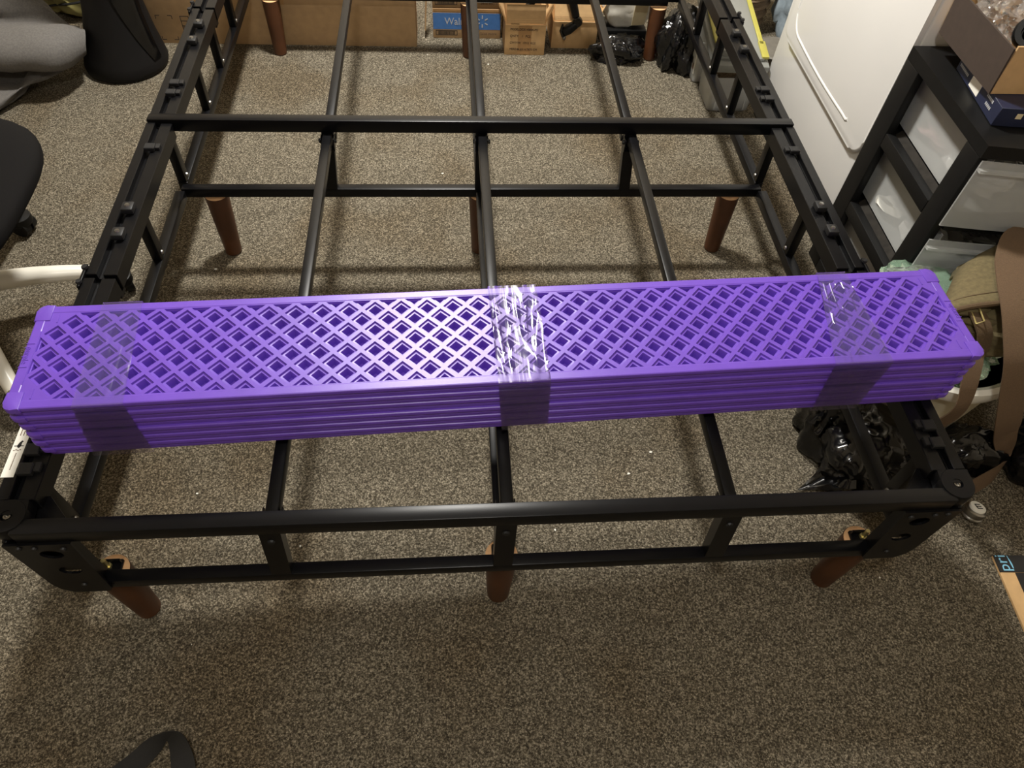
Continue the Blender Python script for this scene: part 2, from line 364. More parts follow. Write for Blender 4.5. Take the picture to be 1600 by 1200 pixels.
# corner castings
for sx in (-1, 1):
    for yc, sy in ((0.0, 1), (2.052, -1)):
        # face plate with two slots: built as bars around the slots, one connected outline
        xo, xi = .746, .655
        mb = MB()
        yp = yc - sy * .0125
        def rect(x0, x1, z0, z1): mb.bb(min(sx * x0, sx * x1), max(sx * x0, sx * x1), yp - .002, yp + .002, z0, z1)
        if sy == 1:
            # plate outline with oval holes
            outer = [(xo, .3815), (xo - .006, .235), (xo - .012, .212), (xo - .028, .197), (xi + .006, .196), (xi, .206), (xi - .006, .3815)]
            holes = [(.690, .347), (.688, .287)]
            from mathutils.geometry import delaunay_2d_cdt
            vs2 = [V((x, z)) for x, z in outer]; ed = [(i, (i + 1) % len(outer)) for i in range(len(outer))]
            hl = []
            for hx, hz in holes:
                st_ = len(vs2); N = 14
                for k in range(N):
                    a = 2 * math.pi * k / N; vs2.append(V((hx + .017 * math.cos(a), hz + .014 * math.sin(a))))
                ed += [(st_ + k, st_ + (k + 1) % N) for k in range(N)]; hl.append((hx, hz))
            vo, eo, fo, *_ = delaunay_2d_cdt(vs2, ed, [], 1, 1e-6)
            keep = []
            for f in fo:
                c = sum((vo[i] for i in f), V((0, 0))) / len(f)
                if all(((c.x - hx) / .017) ** 2 + ((c.y - hz) / .014) ** 2 > 0.97 for hx, hz in hl): keep.append(f)
            vv = [mb.bm.verts.new((sx * p.x, yp, p.y)) for p in vo]
            for f in keep: mb.bm.faces.new([vv[i] for i in f])
            ex = bmesh.ops.extrude_face_region(mb.bm, geom=list(mb.bm.faces))
            bmesh.ops.translate(mb.bm, vec=(0, -.004, 0), verts=[q for q in ex['geom'] if isinstance(q, bmesh.types.BMVert)])
            cp = bpart('corner_plate', mb, smooth=0)
            for bx, bz in ((.726, .372), (.705, .370), (.665, .366), (.690, .228)):
                b2 = MB(); bolt(b2, (sx * bx, yp - .004, bz), (0, -1, 0), .005, .003); bpart('bolt', b2, RUBBER, cp)
            # box walls behind the plate, plus an added backing that makes the slots dark
            bpart('corner_post', MB().bb(min(sx * .746, sx * .738), max(sx * .746, sx * .738), yc - .0125, yc + .028, .212, .386, .002))
            bpart('corner_web', MB().bb(min(sx * .664, sx * .668), max(sx * .664, sx * .668), yc - .012, yc + .012, .2215, .379)); bpart('slot_dark_backing', MB().bb(min(sx * .672, sx * .7375), max(sx * .672, sx * .7375), yc + .0125, yc + .0145, .2215, .379))
        else:
            rect(xi, xo, .200, .405); bpart('corner_plate', mb, smooth=0)
        # pivot disc with recessed socket screw
        pc = V((sx * .736, yc + sy * .018, 0))
        mb = MB(); N = 40
        mb.lathe([(.0275, .386), (.028, .409), (.0265, .4125), (.0085, .4125), (.0075, .407), (.0, .407)], pc, N)
        mb.prism([(sx * .7635, yc + sy * .020, .386), (sx * .7635, yc + sy * .044, .386), (sx * .712, yc + sy * .044, .386), (sx * .709, yc + sy * .02, .386)], (0, 0, .0255))
        pd = bpart('pivot_disc', mb)
        b2 = MB(); b2.lathe([(.0052, .4072), (.0052, .4105), (.003, .4105), (.0028, .4085), (0, .4085)], pc, 12); bpart('socket_screw', b2, STEEL, pd)
        mb = MB(); mb.prism([(sx * .735, yc + sy * .066, .374), (sx * .702, yc + sy * .066, .374), (sx * .656, yc + sy * .0135, .374), (sx * .735, yc + sy * .0135, .374)], (0, 0, .006)); bpart('gusset', mb, smooth=0)
# wooden legs
for yc in (0.024, 1.032, 2.060):
    for xs in (-.673, 0.001, .673):
        lg = MB(); lg.lathe([(.0190, 0.0), (.0218, .004), (.0295, .180), (.0295, .186)], (xs, yc, 0), 28)
        if yc > .5:
            for v in lg.bm.verts: v.co.y -= .012 * (1 - v.co.z / .186)
        leg = bpart('leg', lg, WOOD)
        c2 = MB(); c2.lathe([(.0292, .1861), (.0292, .1868), (.0, .1868)], (xs, yc, 0), 28); bpart('leg_top', c2, WOODRAW, leg)
        p2 = MB(); p2.box((xs, yc + .001, .1905), (.036, .034, .007), None, .002, 1)
        if yc > .5: yr = 1.016 if yc < 1.5 else 2.052; p2.bb(xs - .021, xs + .021, yr - .0145, yr - .0115, .1875, .222)
        else: p2.bb(xs - .017, xs + .017, yc + .0095, yc + .0125, .194, .206); bpart('mounting_plate', p2, BLACK, leg)
        p3 = MB(); bxx = xs + (.004 if xs > .1 else -.004); p3.cyl((bxx, yc + .004, .194), (bxx, yc + .004, .219), .0042, .0040, 12); p3.cyl((bxx, yc + .004, .194), (bxx, yc + .004, .199), .0068, .0068, 6); (bpart('leg_bolt', p3, BRASS, leg) if yc < .5 else p3.bm.free())
# paper sticker on the left rail, with its bird mark
stk = bpart('rail_sticker', MB().bb(-.7665, -.7475, .083, .190, .4112, .4117), LABEL, label='white paper sticker with a small bird mark')
bird = MB(); bx, by, bz = -.757, .139, .4118
bird.prism([(bx + .001, by - .004, bz), (bx + .003, by - .0005, bz), (bx + .003, by + .006, bz), (bx + .0045, by + .0085, bz), (bx + .002, by + .010, bz), (bx - .001, by + .006, bz), (bx - .003, by, bz), (bx - .0015, by - .003, bz)], (0, 0, .0003))
bird.bb(bx - .007, bx + .007, by - .0008, by + .0004, bz, bz + .0003)
bpart('bird_mark', bird, INK, stk, 0)
pr = MB()
for k in range(16): pr.bb(-.7575, -.7563, .096 + k * .0019, .0973 + k * .0019, bz, bz + .0003)
for k, x in enumerate((-.7612, -.7565, -.7518)): pr.bb(x - .0006, x + .0006, .158, .158 + .012 - .003 * (k == 1), bz, bz + .0003)
for k in range(4): pr.bb(bx - .006 + k * .003, bx - .004 + k * .003, by - .009 + .001 * (k % 2), by - .0075 + .001 * (k % 2), bz, bz + .0003)
bpart('fine_print', pr, GREYPRINT, stk, 0)

# ------------------------------------------------------------------ purple lattice panels
SX, SY_, SZ, SROT = 0.031, 0.2465, 0.4125, R(2.45)
PT = 0.0213
def panel_mesh():
    bm = bmesh.new(); px, py = 0.0419, 0.042
    nB = 35; x0 = -17 * px; hx, hy = px / 2, py / 2; XR = x0 - hx; YR = 2 * py
    ZT = PT - 0.0006; k1, k1b, k2, k3 = 0.78, 0.73, 0.47, 0.37
    def v(x, y, z): return bm.verts.new((x, y, z))
    def ringfaces(loops, closed=True):
        for a, b in zip(loops, loops[1:]):
            n = len(a)
            for i in range(n if closed else n - 1): bm.faces.new((a[i], a[(i + 1) % n], b[(i + 1) % n], b[i]))
    levels = [(1.0, ZT), (k1, ZT), (k1b, ZT - .0030), (k2 + .05, ZT - .0034), (k2, ZT - .0046), (k3, ZT - .0165)]
    def cell(cx, cy):
        loops = [[v(cx + hx * k * a, cy + hy * k * b, z) for a, b in ((1, 0), (0, 1), (-1, 0), (0, -1))] for k, z in levels]
        ringfaces(loops); bm.faces.new(loops[-1])
    def half(cx, cy, d):
        # half pocket; d points from the straight edge into the lattice
        dv = V(d); t = V((-dv.y, dv.x)); base = V((cx, cy))
        ht = hx if abs(t.x) > 0 else hy; hd = hy if abs(t.x) > 0 else hx
        loops = []
        for i, (k, z) in enumerate(levels):
            sh = 0.0 if i == 0 else (1 - k) * hd * 0.0 + (0.0012 if i == 1 else 0.0018 if i == 2 else 0.0034 if i < 5 else 0.005)
            kk = k if i == 0 else k
            w = ht * kk - sh * ht / hd * (0 if i == 0 else 1); top = hd * kk
            p = [base + t * w + dv * sh, base + dv * top, base - t * w + dv * sh]
            loops.append([v(q.x, q.y, z) for q in p])
        ringfaces(loops); bm.faces.new(loops[-1])
    def tri(*p): bm.faces.new([v(a, b, ZT) for a, b in p])
    for i in range(nB):
        cx = x0 + i * px
        for cy in (-py, 0, py): cell(cx, cy)
        for s in (-1, 1):
            if i in (0, nB - 1): tri((cx - hx, s * YR), (cx + hx, s * YR), (cx, s * (YR - hy)))
            else: half(cx, s * YR, (0, -s))
        if i < nB - 1:
            for cy in (-1.5 * py, -.5 * py, .5 * py, 1.5 * py): cell(cx + hx, cy)
    for s in (-1, 1):
        xe = s * -XR
        for cy in (-.5 * py, .5 * py): half(xe, cy, (-s, 0))
        for cy in (-1.5 * py, 1.5 * py): tri((xe, cy - hy), (xe, cy + hy), (xe - s * hx, cy))
    # border
    rad = 0.0147; OX = -XR + rad; OY = YR + rad
    xs = [XR + k * px for k in range(nB + 1)]; ys = [-YR + k * py for k in range(5)]
    outer = []          # (x, y, nx, ny)
    for x in xs: outer.append((x, -OY, 0, -1))
    for k in range(1, 6): a = -math.pi / 2 + k * math.pi / 12; outer.append((-XR + rad * math.cos(a), -YR + rad * math.sin(a), math.cos(a), math.sin(a)))
    for y in ys: outer.append((OX, y, 1, 0))
    for k in range(1, 6): a = k * math.pi / 12; outer.append((-XR + rad * math.cos(a), YR + rad * math.sin(a), math.cos(a), math.sin(a)))
    for x in xs[::-1]: outer.append((x, OY, 0, 1))
    for k in range(1, 6): a = math.pi / 2 + k * math.pi / 12; outer.append((XR + rad * math.cos(a), YR + rad * math.sin(a), math.cos(a), math.sin(a)))
    for y in ys[::-1]: outer.append((-OX, y, -1, 0))
    for k in range(1, 6): a = math.pi + k * math.pi / 12; outer.append((XR + rad * math.cos(a), -YR + rad * math.sin(a), math.cos(a), math.sin(a)))
    prof = [(0.0022, PT), (0.0006, PT - .0008), (0.0, PT - .0025), (0.0004, PT - .0075), (0.0030, PT - .0088), (0.0042, PT - .0125), (0.0026, PT - .0140), (0.0030, .0012), (0.0045, 0.0)]
    def corner(x, y): return (max(XR, min(-XR, x)), max(-YR, min(YR, y)))
    loops = []
    inner = [v(*corner(x, y), ZT) for x, y, _, _ in outer]
    lift = [v(*(lambda c: (c[0] + nx * .0012, c[1] + ny * .0012))(corner(x, y)), PT) for x, y, nx, ny in outer]
    loops = [inner, lift] + [[v(x - nx * o, y - ny * o, z) for x, y, nx, ny in outer] for o, z in prof]
    n = len(outer)
    for a, b in zip(loops, loops[1:]):
        for i in range(n):
            q = (a[i], a[(i + 1) % n], b[(i + 1) % n], b[i])
            bm.faces.new(q)
    bm.faces.new(loops[-1])
    # raised mould beads at both ends
    def bead(x, ya, yb):
        g = bmesh.ops.create_cube(bm, size=1.0)['verts']
        bmesh.ops.transform(bm, matrix=Matrix.Translation((x, (ya + yb) / 2, PT - .0006)) @ Matrix.Diagonal((.0022, yb - ya, .0014, 1)), verts=g)
    for s in (-1, 1):
        bead(s * (-XR + .0006), -.055, .047); bead(s * (-XR - .018), -.081, -.064); bead(s * (-XR - .018), .064, .081)
    bmesh.ops.remove_doubles(bm, verts=bm.verts, dist=0.00005)
    bmesh.ops.dissolve_degenerate(bm, edges=bm.edges, dist=0.00001)
    return finish(bm, 25)
PM = panel_mesh()
def pad_mesh(sx, sy, top):
    """rounded corner block that stands a little proud of the panel edge"""
    mb = MB(); ox, oy, r = .7497, .1002, .0125; ix, iy = ox - .024, oy - .032
    pts = [(ix, iy), (ox, iy)] + [(ox - r + r * math.cos(R(a)), oy - r + r * math.sin(R(a))) for a in range(0, 91, 15)] + [(ix, oy)]
    mb.prism([(sx * x, sy * y, PT - .0088) for x, y in pts], (0, 0, top + .0088))
    ed = [e for e in mb.bm.edges if all(v.co.z > PT + top - 1e-5 for v in e.verts)]
    bmesh.ops.bevel(mb.bm, geom=ed, offset=.0016, segments=2, affect='EDGES', profile=.5)
    return finish(mb.bm, 40)
PADS = {(a, b): pad_mesh(a, b, -.0001) for a in (-1, 1) for b in (-1, 1)}
PADS_TOP = {(a, b): pad_mesh(a, b, .0011) for a in (-1, 1) for b in (-1, 1)}
def tab_mesh(s):
    mb = MB(); x = s * .7415
    for dy in (-.0225, .0225): mb.box((x, dy, PT + .0001), (.0118, .0012, .0012))
    return finish(mb.bm, 0)
TABS = {s: tab_mesh(s) for s in (-1, 1)}
ORD = ['lowest', 'second lowest', 'third lowest', 'third from the top', 'second from the top', 'topmost']
txt = {s: text_mesh('purple', .0125, frame_m((s * .7415, 0, PT + .0003), (0, 1 if s > 0 else -1, 0), (-s, 0, 0)), .0005) for s in (-1, 1)}
panels = []
for i in range(6):
    p = tag(lobj('slat_panel', PM, PURPLE), ('%s purple plastic lattice panel of the taped stack' % ORD[i]).strip(), 'panel', 'purple lattice panels stacked on the bed')
    jx = (0.001, -0.001, 0.0015, 0.0, -0.001, 0.0)[i]; jy = (0.0015, 0.0, -0.001, 0.001, -0.0005, 0.0)[i]
    p.location = (SX + jx, SY_ + jy, SZ + i * (PT + .0002)); p.rotation_euler = (0, 0, SROT)
    for k, me in (PADS_TOP if i == 5 else PADS).items(): lobj('corner_pad', me, PURPLE, p)
    if i == 5:
        for s in (-1, 1):
            tb = lobj('name_tab', TABS[s], PURPLE, p); lobj('raised_lettering', txt[s], PURPLE, tb)
    panels.append(p)
# clear tape wrapped round the stack
def tape(name, label, fl, fr, seed, lift=0.0012, amp=0.0022):
    """fl/fr: left and right edge x (stack frame) at back-top, front-top, front-bottom, back-bottom"""
    zt = 6 * (PT + .0002) + lift; zb = -lift * 0.6 ; yf = -.0995 - lift; yb = .0995 + lift
    corners = [(yb, zt), (yf, zt), (yf, zb), (yb, zb)]; segs = [26, 22, 26, 22]
    path = []
    for k in range(4):
        (ya, za), (y2, z2) = corners[k], corners[(k + 1) % 4]
        for q in range(segs[k]):
            t = q / segs[k]; path.append((ya + (y2 - ya) * t, za + (z2 - za) * t, k, t))
    nv = 34; bm = bmesh.new(); rows = []
    for y, z, k, t in path:
        a = fl[k] + (fl[(k + 1) % 4] - fl[k]) * t; b = fr[k] + (fr[(k + 1) % 4] - fr[k]) * t
        nrm = [(0, 1), (-1, 0), (0, -1), (1, 0)][k]
        edge = min(1.0, 6 * min(t, 1 - t) + .15)
        row = []
        for j in range(nv):
            u = j / (nv - 1); x = a + (b - a) * u
            h = abs(noise.noise(V((u * 6 + seed + .8 * t, t * .9 + k * 3, seed * 2.0))))
            h2 = abs(noise.noise(V((u * 2.2 - t * 2.5 + seed, t * 2.0 + k, 7.0))))
            h = (max(0.0, 1 - 6 * h) + .6 * max(0.0, 1 - 9 * h2)) * amp * edge
            if k == 2: h = 0
            row.append(bm.verts.new((x, y + nrm[0] * h, z + nrm[1] * h)))
        rows.append(row)
    n = len(rows)
    for i in range(n):
        for j in range(nv - 1): bm.faces.new((rows[i][j], rows[(i + 1) % n][j], rows[(i + 1) % n][j + 1], rows[i][j + 1]))
    bmesh.ops.recalc_face_normals(bm, faces=bm.faces)
    o = lobj(name, finish(bm, 60), TAPE); o.location = (SX, SY_, SZ); o.rotation_euler = (0, 0, SROT)
    return tag(o, label, 'tape', 'clear packing tape round the panel stack')
tape('packing_tape', 'clear packing tape round the left end of the purple stack', (-.655, -.655, -.675, -.66), (-.595, -.585, -.585, -.59), 1.3, .0012, .0011)
tape('packing_tape', 'wrinkled shiny clear tape round the middle of the purple stack', (-.045, -.046, -.036, -.04), (.036, .034, .040, .038), 4.7, .0014, .0034)
tape('packing_tape', 'creased clear tape round the right end of the purple stack', (.533, .490, .500, .53), (.586, .588, .582, .585), 2.9, .0013, .0016)


# ------------------------------------------------------------------ tumble dryer
dry = thing('tumble_dryer', 'white tumble dryer with a large rounded front door beside the bed', 'dryer', (1.32, 1.355, 0))
obj('cabinet', MB().bb(.981, 1.66, 1.006, 1.702, .035, .96, .008), WHITE, dry)
obj('plinth', MB().bb(.983, 1.64, 1.008, 1.70, 0.0, .034), BLACKP, dry, 0)
def rr(y0, y1, z0, z1, r, n=8):
    p = []
    for cy, cz, a0 in ((y1 - r, z0 + r, -90), (y1 - r, z1 - r, 0), (y0 + r, z1 - r, 90), (y0 + r, z0 + r, 180)):
        for k in range(n + 1): a = R(a0 + 90 * k / n); p.append((cy + r * math.cos(a), cz + r * math.sin(a)))
    return p
def panel_x(mb, pts, x0, x1, bulge=0.0):
    mb.prism([(x0, y, z) for y, z in pts], (x1 - x0, 0, 0))
mb = MB(); panel_x(mb, rr(1.013, 1.667, .306, .92, .055), .9805, .967)
ed = [e for e in mb.bm.edges if all(abs(v.co.x - .967) < 1e-5 for v in e.verts)]
bmesh.ops.bevel(mb.bm, geom=ed, offset=.007, segments=3, affect='EDGES', profile=.5)
door = obj('door', mb, WHITE, dry)
pts = [(.9705, 1.125, .352), (.9705, 1.135, .346), (.9705, 1.16, .3465)]
pts += [(.9705, 1.16 + (1.545 - 1.16) * k / 6, .3465 - .006 * math.sin(math.pi * k / 6)) for k in range(1, 7)]
pts += [(.9705, 1.545 + .07 * math.sin(R(90 * k / 8)), .3465 + .07 * (1 - math.cos(R(90 * k / 8)))) for k in range(1, 9)]
pts += [(.9705, 1.615, .42 + k * .05) for k in range(1, 10)]
obj('door_rib', MB().tube(pts, .0060, 10), WHITE, door)
obj('control_panel', MB().bb(1.50, 1.66, 1.006, 1.702, .9605, 1.10, .01), WHITE, dry)

# ------------------------------------------------------------------ plastic drawer cart and what lies on it
CX0, CX1, CY0, CY1 = .957, 1.44, .634, .998
cart = thing('drawer_cart', 'black plastic drawer cart with frosted drawers in front of the dryer', 'drawer cart', ((CX0 + CX1) / 2, .81, 0))
mb = MB(); arc = [(CX0 + (CX1 - CX0) * k / 12, CY0 - .004 - .022 * math.sin(math.pi * k / 12)) for k in range(13)]
mb.prism([(x, y, .592) for x, y in arc] + [(CX1, CY1, .592), (CX0, CY1, .592)], (0, 0, .028)); 
obj('cart_top', mb, BLACKP, cart, 30)
for x in (CX0, CX1 - .022):
    obj('post', MB().bb(x, x + .022, CY0, CY0 + .056, 0.0, .5915, .003), BLACKP, cart)
    obj('post', MB().bb(x, x + .022, CY1 - .062, CY1, 0.0, .5915, .003), BLACKP, cart)
    for zr in (.036, .238, .44):
        obj('side_rail', MB().bb(x, x + .022, CY0 + .0565, CY1 - .0625, zr - .034, zr, .002), BLACKP, cart)
        sl = MB(); sl.prism([(x + (.0225 if x < 1.2 else -.0005), CY0 + .057, zr - .004), (x + (.037 if x < 1.2 else -.015), CY0 + .057, zr + .008), (x + (.037 if x < 1.2 else -.015), CY0 + .057, zr - .004)], (0, CY1 - CY0 - .12, 0))
        obj('drawer_runner', sl, M('dusty_black_plastic', (40, 37, 33), .7, 0, .25, 60, spec=.12), cart, 0)
obj('back_panel', MB().bb(CX0 + .023, CX1 - .023, CY1 - .006, CY1, .02, .591), BLACKP, cart, 0)
for zr in (.036, .238, .44):
    sh = MB(); sh.prism([(x, y + .006, zr - .030) for x, y in [(CX0 + .0225 + (CX1 - CX0 - .045) * k / 12, CY0 - .01 - .022 * math.sin(math.pi * k / 12)) for k in range(13)]] + [(CX1 - .0225, CY1 - .01, zr - .030), (CX0 + .0225, CY1 - .01, zr - .030)], (0, 0, .012))
    obj('shelf', sh, BLACKP, cart, 30)
for zi, zr in enumerate((.036, .238, .44)):
    x0, x1, z0, z1 = CX0 + .038, CX1 - .038, zr + .0105, zr + .150
    dr = MB()
    th = .003
    dr.bb(x0, x0 + th, CY0 + .004, CY1 - .02, z0, z1); dr.bb(x1 - th, x1, CY0 + .004, CY1 - .02, z0, z1)
    dr.bb(x0 + th, x1 - th, CY1 - .023, CY1 - .02, z0, z1); dr.bb(x0 + th, x1 - th, CY0 + .004, CY1 - .0235, z0, z0 + th)
    d = obj('drawer', dr, FROST, cart, 0)
    fr_ = MB(); n = 16
    f0 = [(CX0 + .004 + (CX1 - CX0 - .008) * k / n, CY0 - .010 - .026 * math.sin(math.pi * k / n)) for k in range(n + 1)]
    fr_.prism([(x, y, zr + .001 - .014) for x, y in f0] + [(x, y + .0035, zr + .001 - .014) for x, y in f0[::-1]], (0, 0, .162))
    ff = obj('drawer_front', fr_, FROST, d, 30)
    lip = MB(); lip.prism([(x, y - .010, zr + .128) for x, y in f0] + [(x, y - .0005, zr + .128) for x, y in f0[::-1]], (0, 0, .006)); obj('pull_lip', lip, FROST, d, 30)
    # things kept inside show through as soft lumps
    for q, (mt, fx, fy, sxx, syy, szz) in enumerate(((WHITE, .20, .30, .07, .07, .035), (CLEARFILM, .62, .5, .13, .13, .055), ((PINK, LABEL, PINK)[zi], .20, .68, .07, .08, .03))):
        bb = MB(); bb.blob((x0 + (x1 - x0) * fx, CY0 + (CY1 - CY0) * fy, z0 + th + szz * .8), (sxx, syy, szz), 3, crumple(zi * 3 + q + 1, .5), z0 + th + .001)
        o = tag(obj('packed_item', bb, mt), '%s item inside the %s drawer of the cart' % (('white rounded', 'clear plastic wrapped', 'pale folded')[q], ('bottom', 'middle', 'top')[zi]), 'item', 'things packed in the cart drawers')
# cartons on the cart
nav = thing('navy_carton', 'dark navy printed carton with a white label on the cart top', 'box', (1.09, .78, .6205))
ang = Euler((0, 0, R(-6)))
obj('carton', MB().box((1.095, .790, .6405), (.185, .21, .039), ang, .001, 1), NAVY, nav)
Rn = ang.to_matrix()
def nloc(x, y, z): return V((1.095, .790, .6405)) + Rn @ V((x, y, z))
obj('label', MB().box(nloc(-.0932, .01, .002), (.0008, .045, .032), ang), LABEL, nav, 0)
mm = frame_m(nloc(-.0940, .01, .004), Rn @ V((0, -1, 0)), (0, 0, 1))
for i, (yy, zz, n_) in enumerate(((.075, .008, 7), (.075, -.004, 9), (-.055, .010, 6), (-.06, -.003, 5))):
    mb = MB()
    for k in range(n_): mb.box(nloc(-.0932, yy + (k - n_ / 2) * .0052, zz), (.0006, .0034, .0055), ang)
    o = obj('print_line', mb, PALEPRINT, nav, 0); o['kind'] = 'stuff'
mb = MB()
for k in range(5): mb.box(nloc(-.05 + k * .022, -.1056, .004 - .002 * (k % 2)), (.012, .0006, .011), ang, .0002, 1)
o = obj('print_badges', mb, PALELBL, nav, 0); o['kind'] = 'stuff'
obx = thing('open_carton', 'open carton with dark brown side and tan end on top of the cart', 'box', (1.12, .86, .661))
x0, x1, y0, y1, z0, z1 = .985, 1.27, .742, .978, .661, .752
obj('dark_side', MB().box((x0, (y0 + y1) / 2, (z0 + z1) / 2), (.004, y1 - y0, z1 - z0), Euler((0, R(-3), 0))), DARKBROWN, obx, 0)
obj('end_panel', MB().bb(x0 + .003, x1, y0, y0 + .004, z0, z1 + .004), CARD2, obx, 0)
obj('end_panel', MB().bb(x0 + .003, x1, y1 - .004, y1, z0, z1), CARD2, obx, 0)
obj('far_side', MB().bb(x1 - .004, x1, y0 + .0045, y1 - .0045, z0, z1 + .04), CARD2, obx, 0)
obj('bottom_panel', MB().bb(x0 + .003, x1 - .0045, y0 + .0045, y1 - .0045, z0, z0 + .004), CARD2, obx, 0)
obj('inner_flap', MB().box((1.14, .80, .742), (.004, .10, .05), Euler((0, R(28), R(20)))), CARD2, obx, 0)
bb = MB(); bb.blob((1.05, .90, .735), (.05, .065, .045), 4, crumple(31, .5, 3)); tag(obj('plastic_wrap', bb, CLEARFILM), 'crumpled clear plastic wrap sticking out of the open carton', 'plastic wrap')
tg = thing('round_gadget', 'glossy black round gadget wrapped in plastic in the open carton', 'gadget', (1.06, .82, .70))
mt = Euler((R(60), 0, R(-40))).to_matrix()
obj('gadget_ring', MB().lathe([(.026, -.014), (.030, -.008), (.030, .008), (.026, .014), (.016, .014), (.014, -.010), (0, -.010)], (1.055, .815, .745), 24, mt), BLACKP, tg)
obj('gadget_lens', MB().lathe([(.012, -.009), (.010, .002), (0, .004)], (1.055, .815, .745), 16, mt), BLACKP, tg)

# ------------------------------------------------------------------ basket, bags and strap beside the bed
bk = thing('waste_basket', 'cream round plastic basket with a wide rim under the canvas bag', 'basket', (.99, .46, 0))
prof = [(.120, 0.0), (.126, .004), (.148, .18), (.156, .235), (.172, .240), (.176, .256), (.174, .270), (.160, .272), (.152, .262), (.142, .18), (.118, .008), (0, .008)]
obj('basket_body', MB().lathe(prof[:4] + [(.150, .236), (.142, .18), (.118, .008), (0, .008)], (.99, .46, 0), 48), CREAM, bk)
obj('basket_rim', MB().lathe([(.151, .2365), (.170, .240), (.1745, .256), (.172, .270), (.160, .274), (.150, .268), (.1495, .2365)], (.99, .46, 0), 48), CHAIRWHITE, bk)
mb = MB(); pts = [(.99 + .1475 * math.cos(a) , .46 + .1475 * math.sin(a), .125 - .03 * math.sin((a - 3.4) * 1.4)) for a in [3.3 + k * .12 for k in range(14)]]
obj('wire_line', MB().tube(pts, .0012, 6), BLACKP, bk)
gb = MB(); gb.blob((.962, .488, .285), (.118, .165, .052), 5, crumple(5, .26, 2.4)); tag(obj('green_plastic_bag', gb, GREENFILM), 'crumpled green translucent plastic bag in the cream basket', 'plastic bag')
gb = MB(); gb.blob((.965, .585, .300), (.085, .035, .03), 4, crumple(9, .5, 3)); tag(obj('clear_plastic_bag', gb, CLEARFILM), 'crumpled clear plastic bag behind the green bag by the cart', 'plastic bag')
BC = V((1.165, .452, .352))
def shear(mb):
    for v in mb.bm.verts: v.co.x += .80 * (v.co.y - .40)
    return mb
def shp(p): return V((p[0] + .80 * (p[1] - .40), p[1], p[2]))
bag = thing('canvas_bag', 'olive canvas messenger bag lying on the cream basket', 'bag', (BC.x, BC.y, .274))
def bagf(d):
    return 1 + .05 * noise.noise(d * 2.5 + V((4, 1, 2))) - .05 * abs(noise.noise(d * 6 + V((1, 7, 2))))
mb = MB(); mb.blob(BC + V((0, .026, -.004)), (.272, .136, .068), 5, bagf, None, 3.0); obj('bag_body', shear(mb), OLIVE, bag)
def flap(u, v):
    # shell over the top from the back edge to the front edge
    x = -.285 + .57 * u; yv = .172 - .225 * v
    ex = max(0.0, 1 - abs(x / .300) ** 3.0) ** (1 / 3.0)
    y = yv * (0.35 + .65 * ex) if yv > 0 else yv
    k = max(0.0, 1 - abs(x / .292) ** 3.0 - abs(y / .185) ** 3.0) ** (1 / 3.0)
    z = .082 * k + .004 * noise.noise(V((x * 12, y * 12, 3)))
    return BC + V((x, y, max(z, -.01) + .001))
mb = MB(); mb.grid(flap, 36, 20); fl = obj('bag_flap', shear(mb), OLIVE, bag); sm = fl.modifiers.new('thickness', 'SOLIDIFY'); sm.thickness = .004; sm.offset = 1
pts = [shp(flap(k / 35, 1.0) + V((0, -.002, .002))) for k in range(36)]
obj('flap_binding', MB().tube(pts, .0055, 8), WEBDARK, bag)
pts = [shp(flap(k / 35, .88) + V((0, 0, .0045))) for k in range(36)]
obj('flap_seam', MB().tube(pts, .0012, 6), WEBDARK, fl)
# side strap tab with buckle
mb = MB(); mb.ribbon([((.945, .402, .408), (.016, .004, 0)), ((.950, .378, .404), (.017, .004, 0)), ((.957, .352, .388), (.017, .004, 0)), ((.965, .336, .350), (.016, .004, 0))], .004, 5); tb = obj('buckle_tab', mb, WEBDARK, bag)
mb = MB(); q = V((.936, .384, .408)); mb.tube([q + V(p) for p in ((0, -.018, -.004), (0.012, -.018, .004), (.012, .014, .010), (0, .014, .002), (0, -.018, -.004))], .0017, 6); obj('buckle', mb, BRASS, tb)
for k in range(3):
    pts = [(.900 + .022 * k + .085 * t, .408 - .020 * k - .008 * math.sin(t * 3), .398 - .012 * k + .006 * math.sin(t * 2.6 + k)) for t in [i / 8 for i in range(9)]]
    obj('gusset_fold', MB().tube(pts, [.004 + .007 * math.sin(math.pi * i / 8) for i in range(9)], 8), OLIVE, bag)
# long shoulder strap
W_ = .030
sp = [((1.22, .61, .428), (W_ * .8, -W_ * .6, 0)), ((1.115, .578, .443), (W_ * .85, -W_ * .5, 0)), ((1.058, .515, .442), (W_, -.006, 0)), ((1.022, .44, .441), (W_, 0, 0)), ((1.006, .378, .432), (W_, 0, 0)),
      ((1.001, .325, .405), (W_, 0, 0)), ((1.004, .286, .370), (W_, 0, 0)), ((1.020, .264, .31), (W_, .004, 0)), ((1.062, .252, .22), (W_, .006, .004)), ((1.125, .275, .13), (W_ * .85, .010, .012)), ((1.172, .275, .06), (W_ * .4, .012, .022)),
      ((1.165, .252, .030), (.006, .010, .022)), ((1.115, .225, .026), (-.006, .008, .022)), ((1.04, .195, .026), (0, .010, .021)), ((.975, .185, .026), (.002, .006, .023)), ((.915, .205, .026), (.006, .002, .024)),
      ((.895, .245, .035), (.010, -.004, .022)), ((.905, .275, .075), (.014, -.010, .016)), ((.925, .282, .14), (.016, -.008, .010)), ((.938, .268, .22), (.018, -.002, .006)), ((.930, .262, .29), (.018, .004, .002)), ((.938, .31, .345), (.020, 0, 0)), ((.955, .36, .365), (.020, 0, .0))]
mb = MB(); mb.ribbon(sp, .0025, 6); obj('shoulder_strap', mb, WEB, bag)
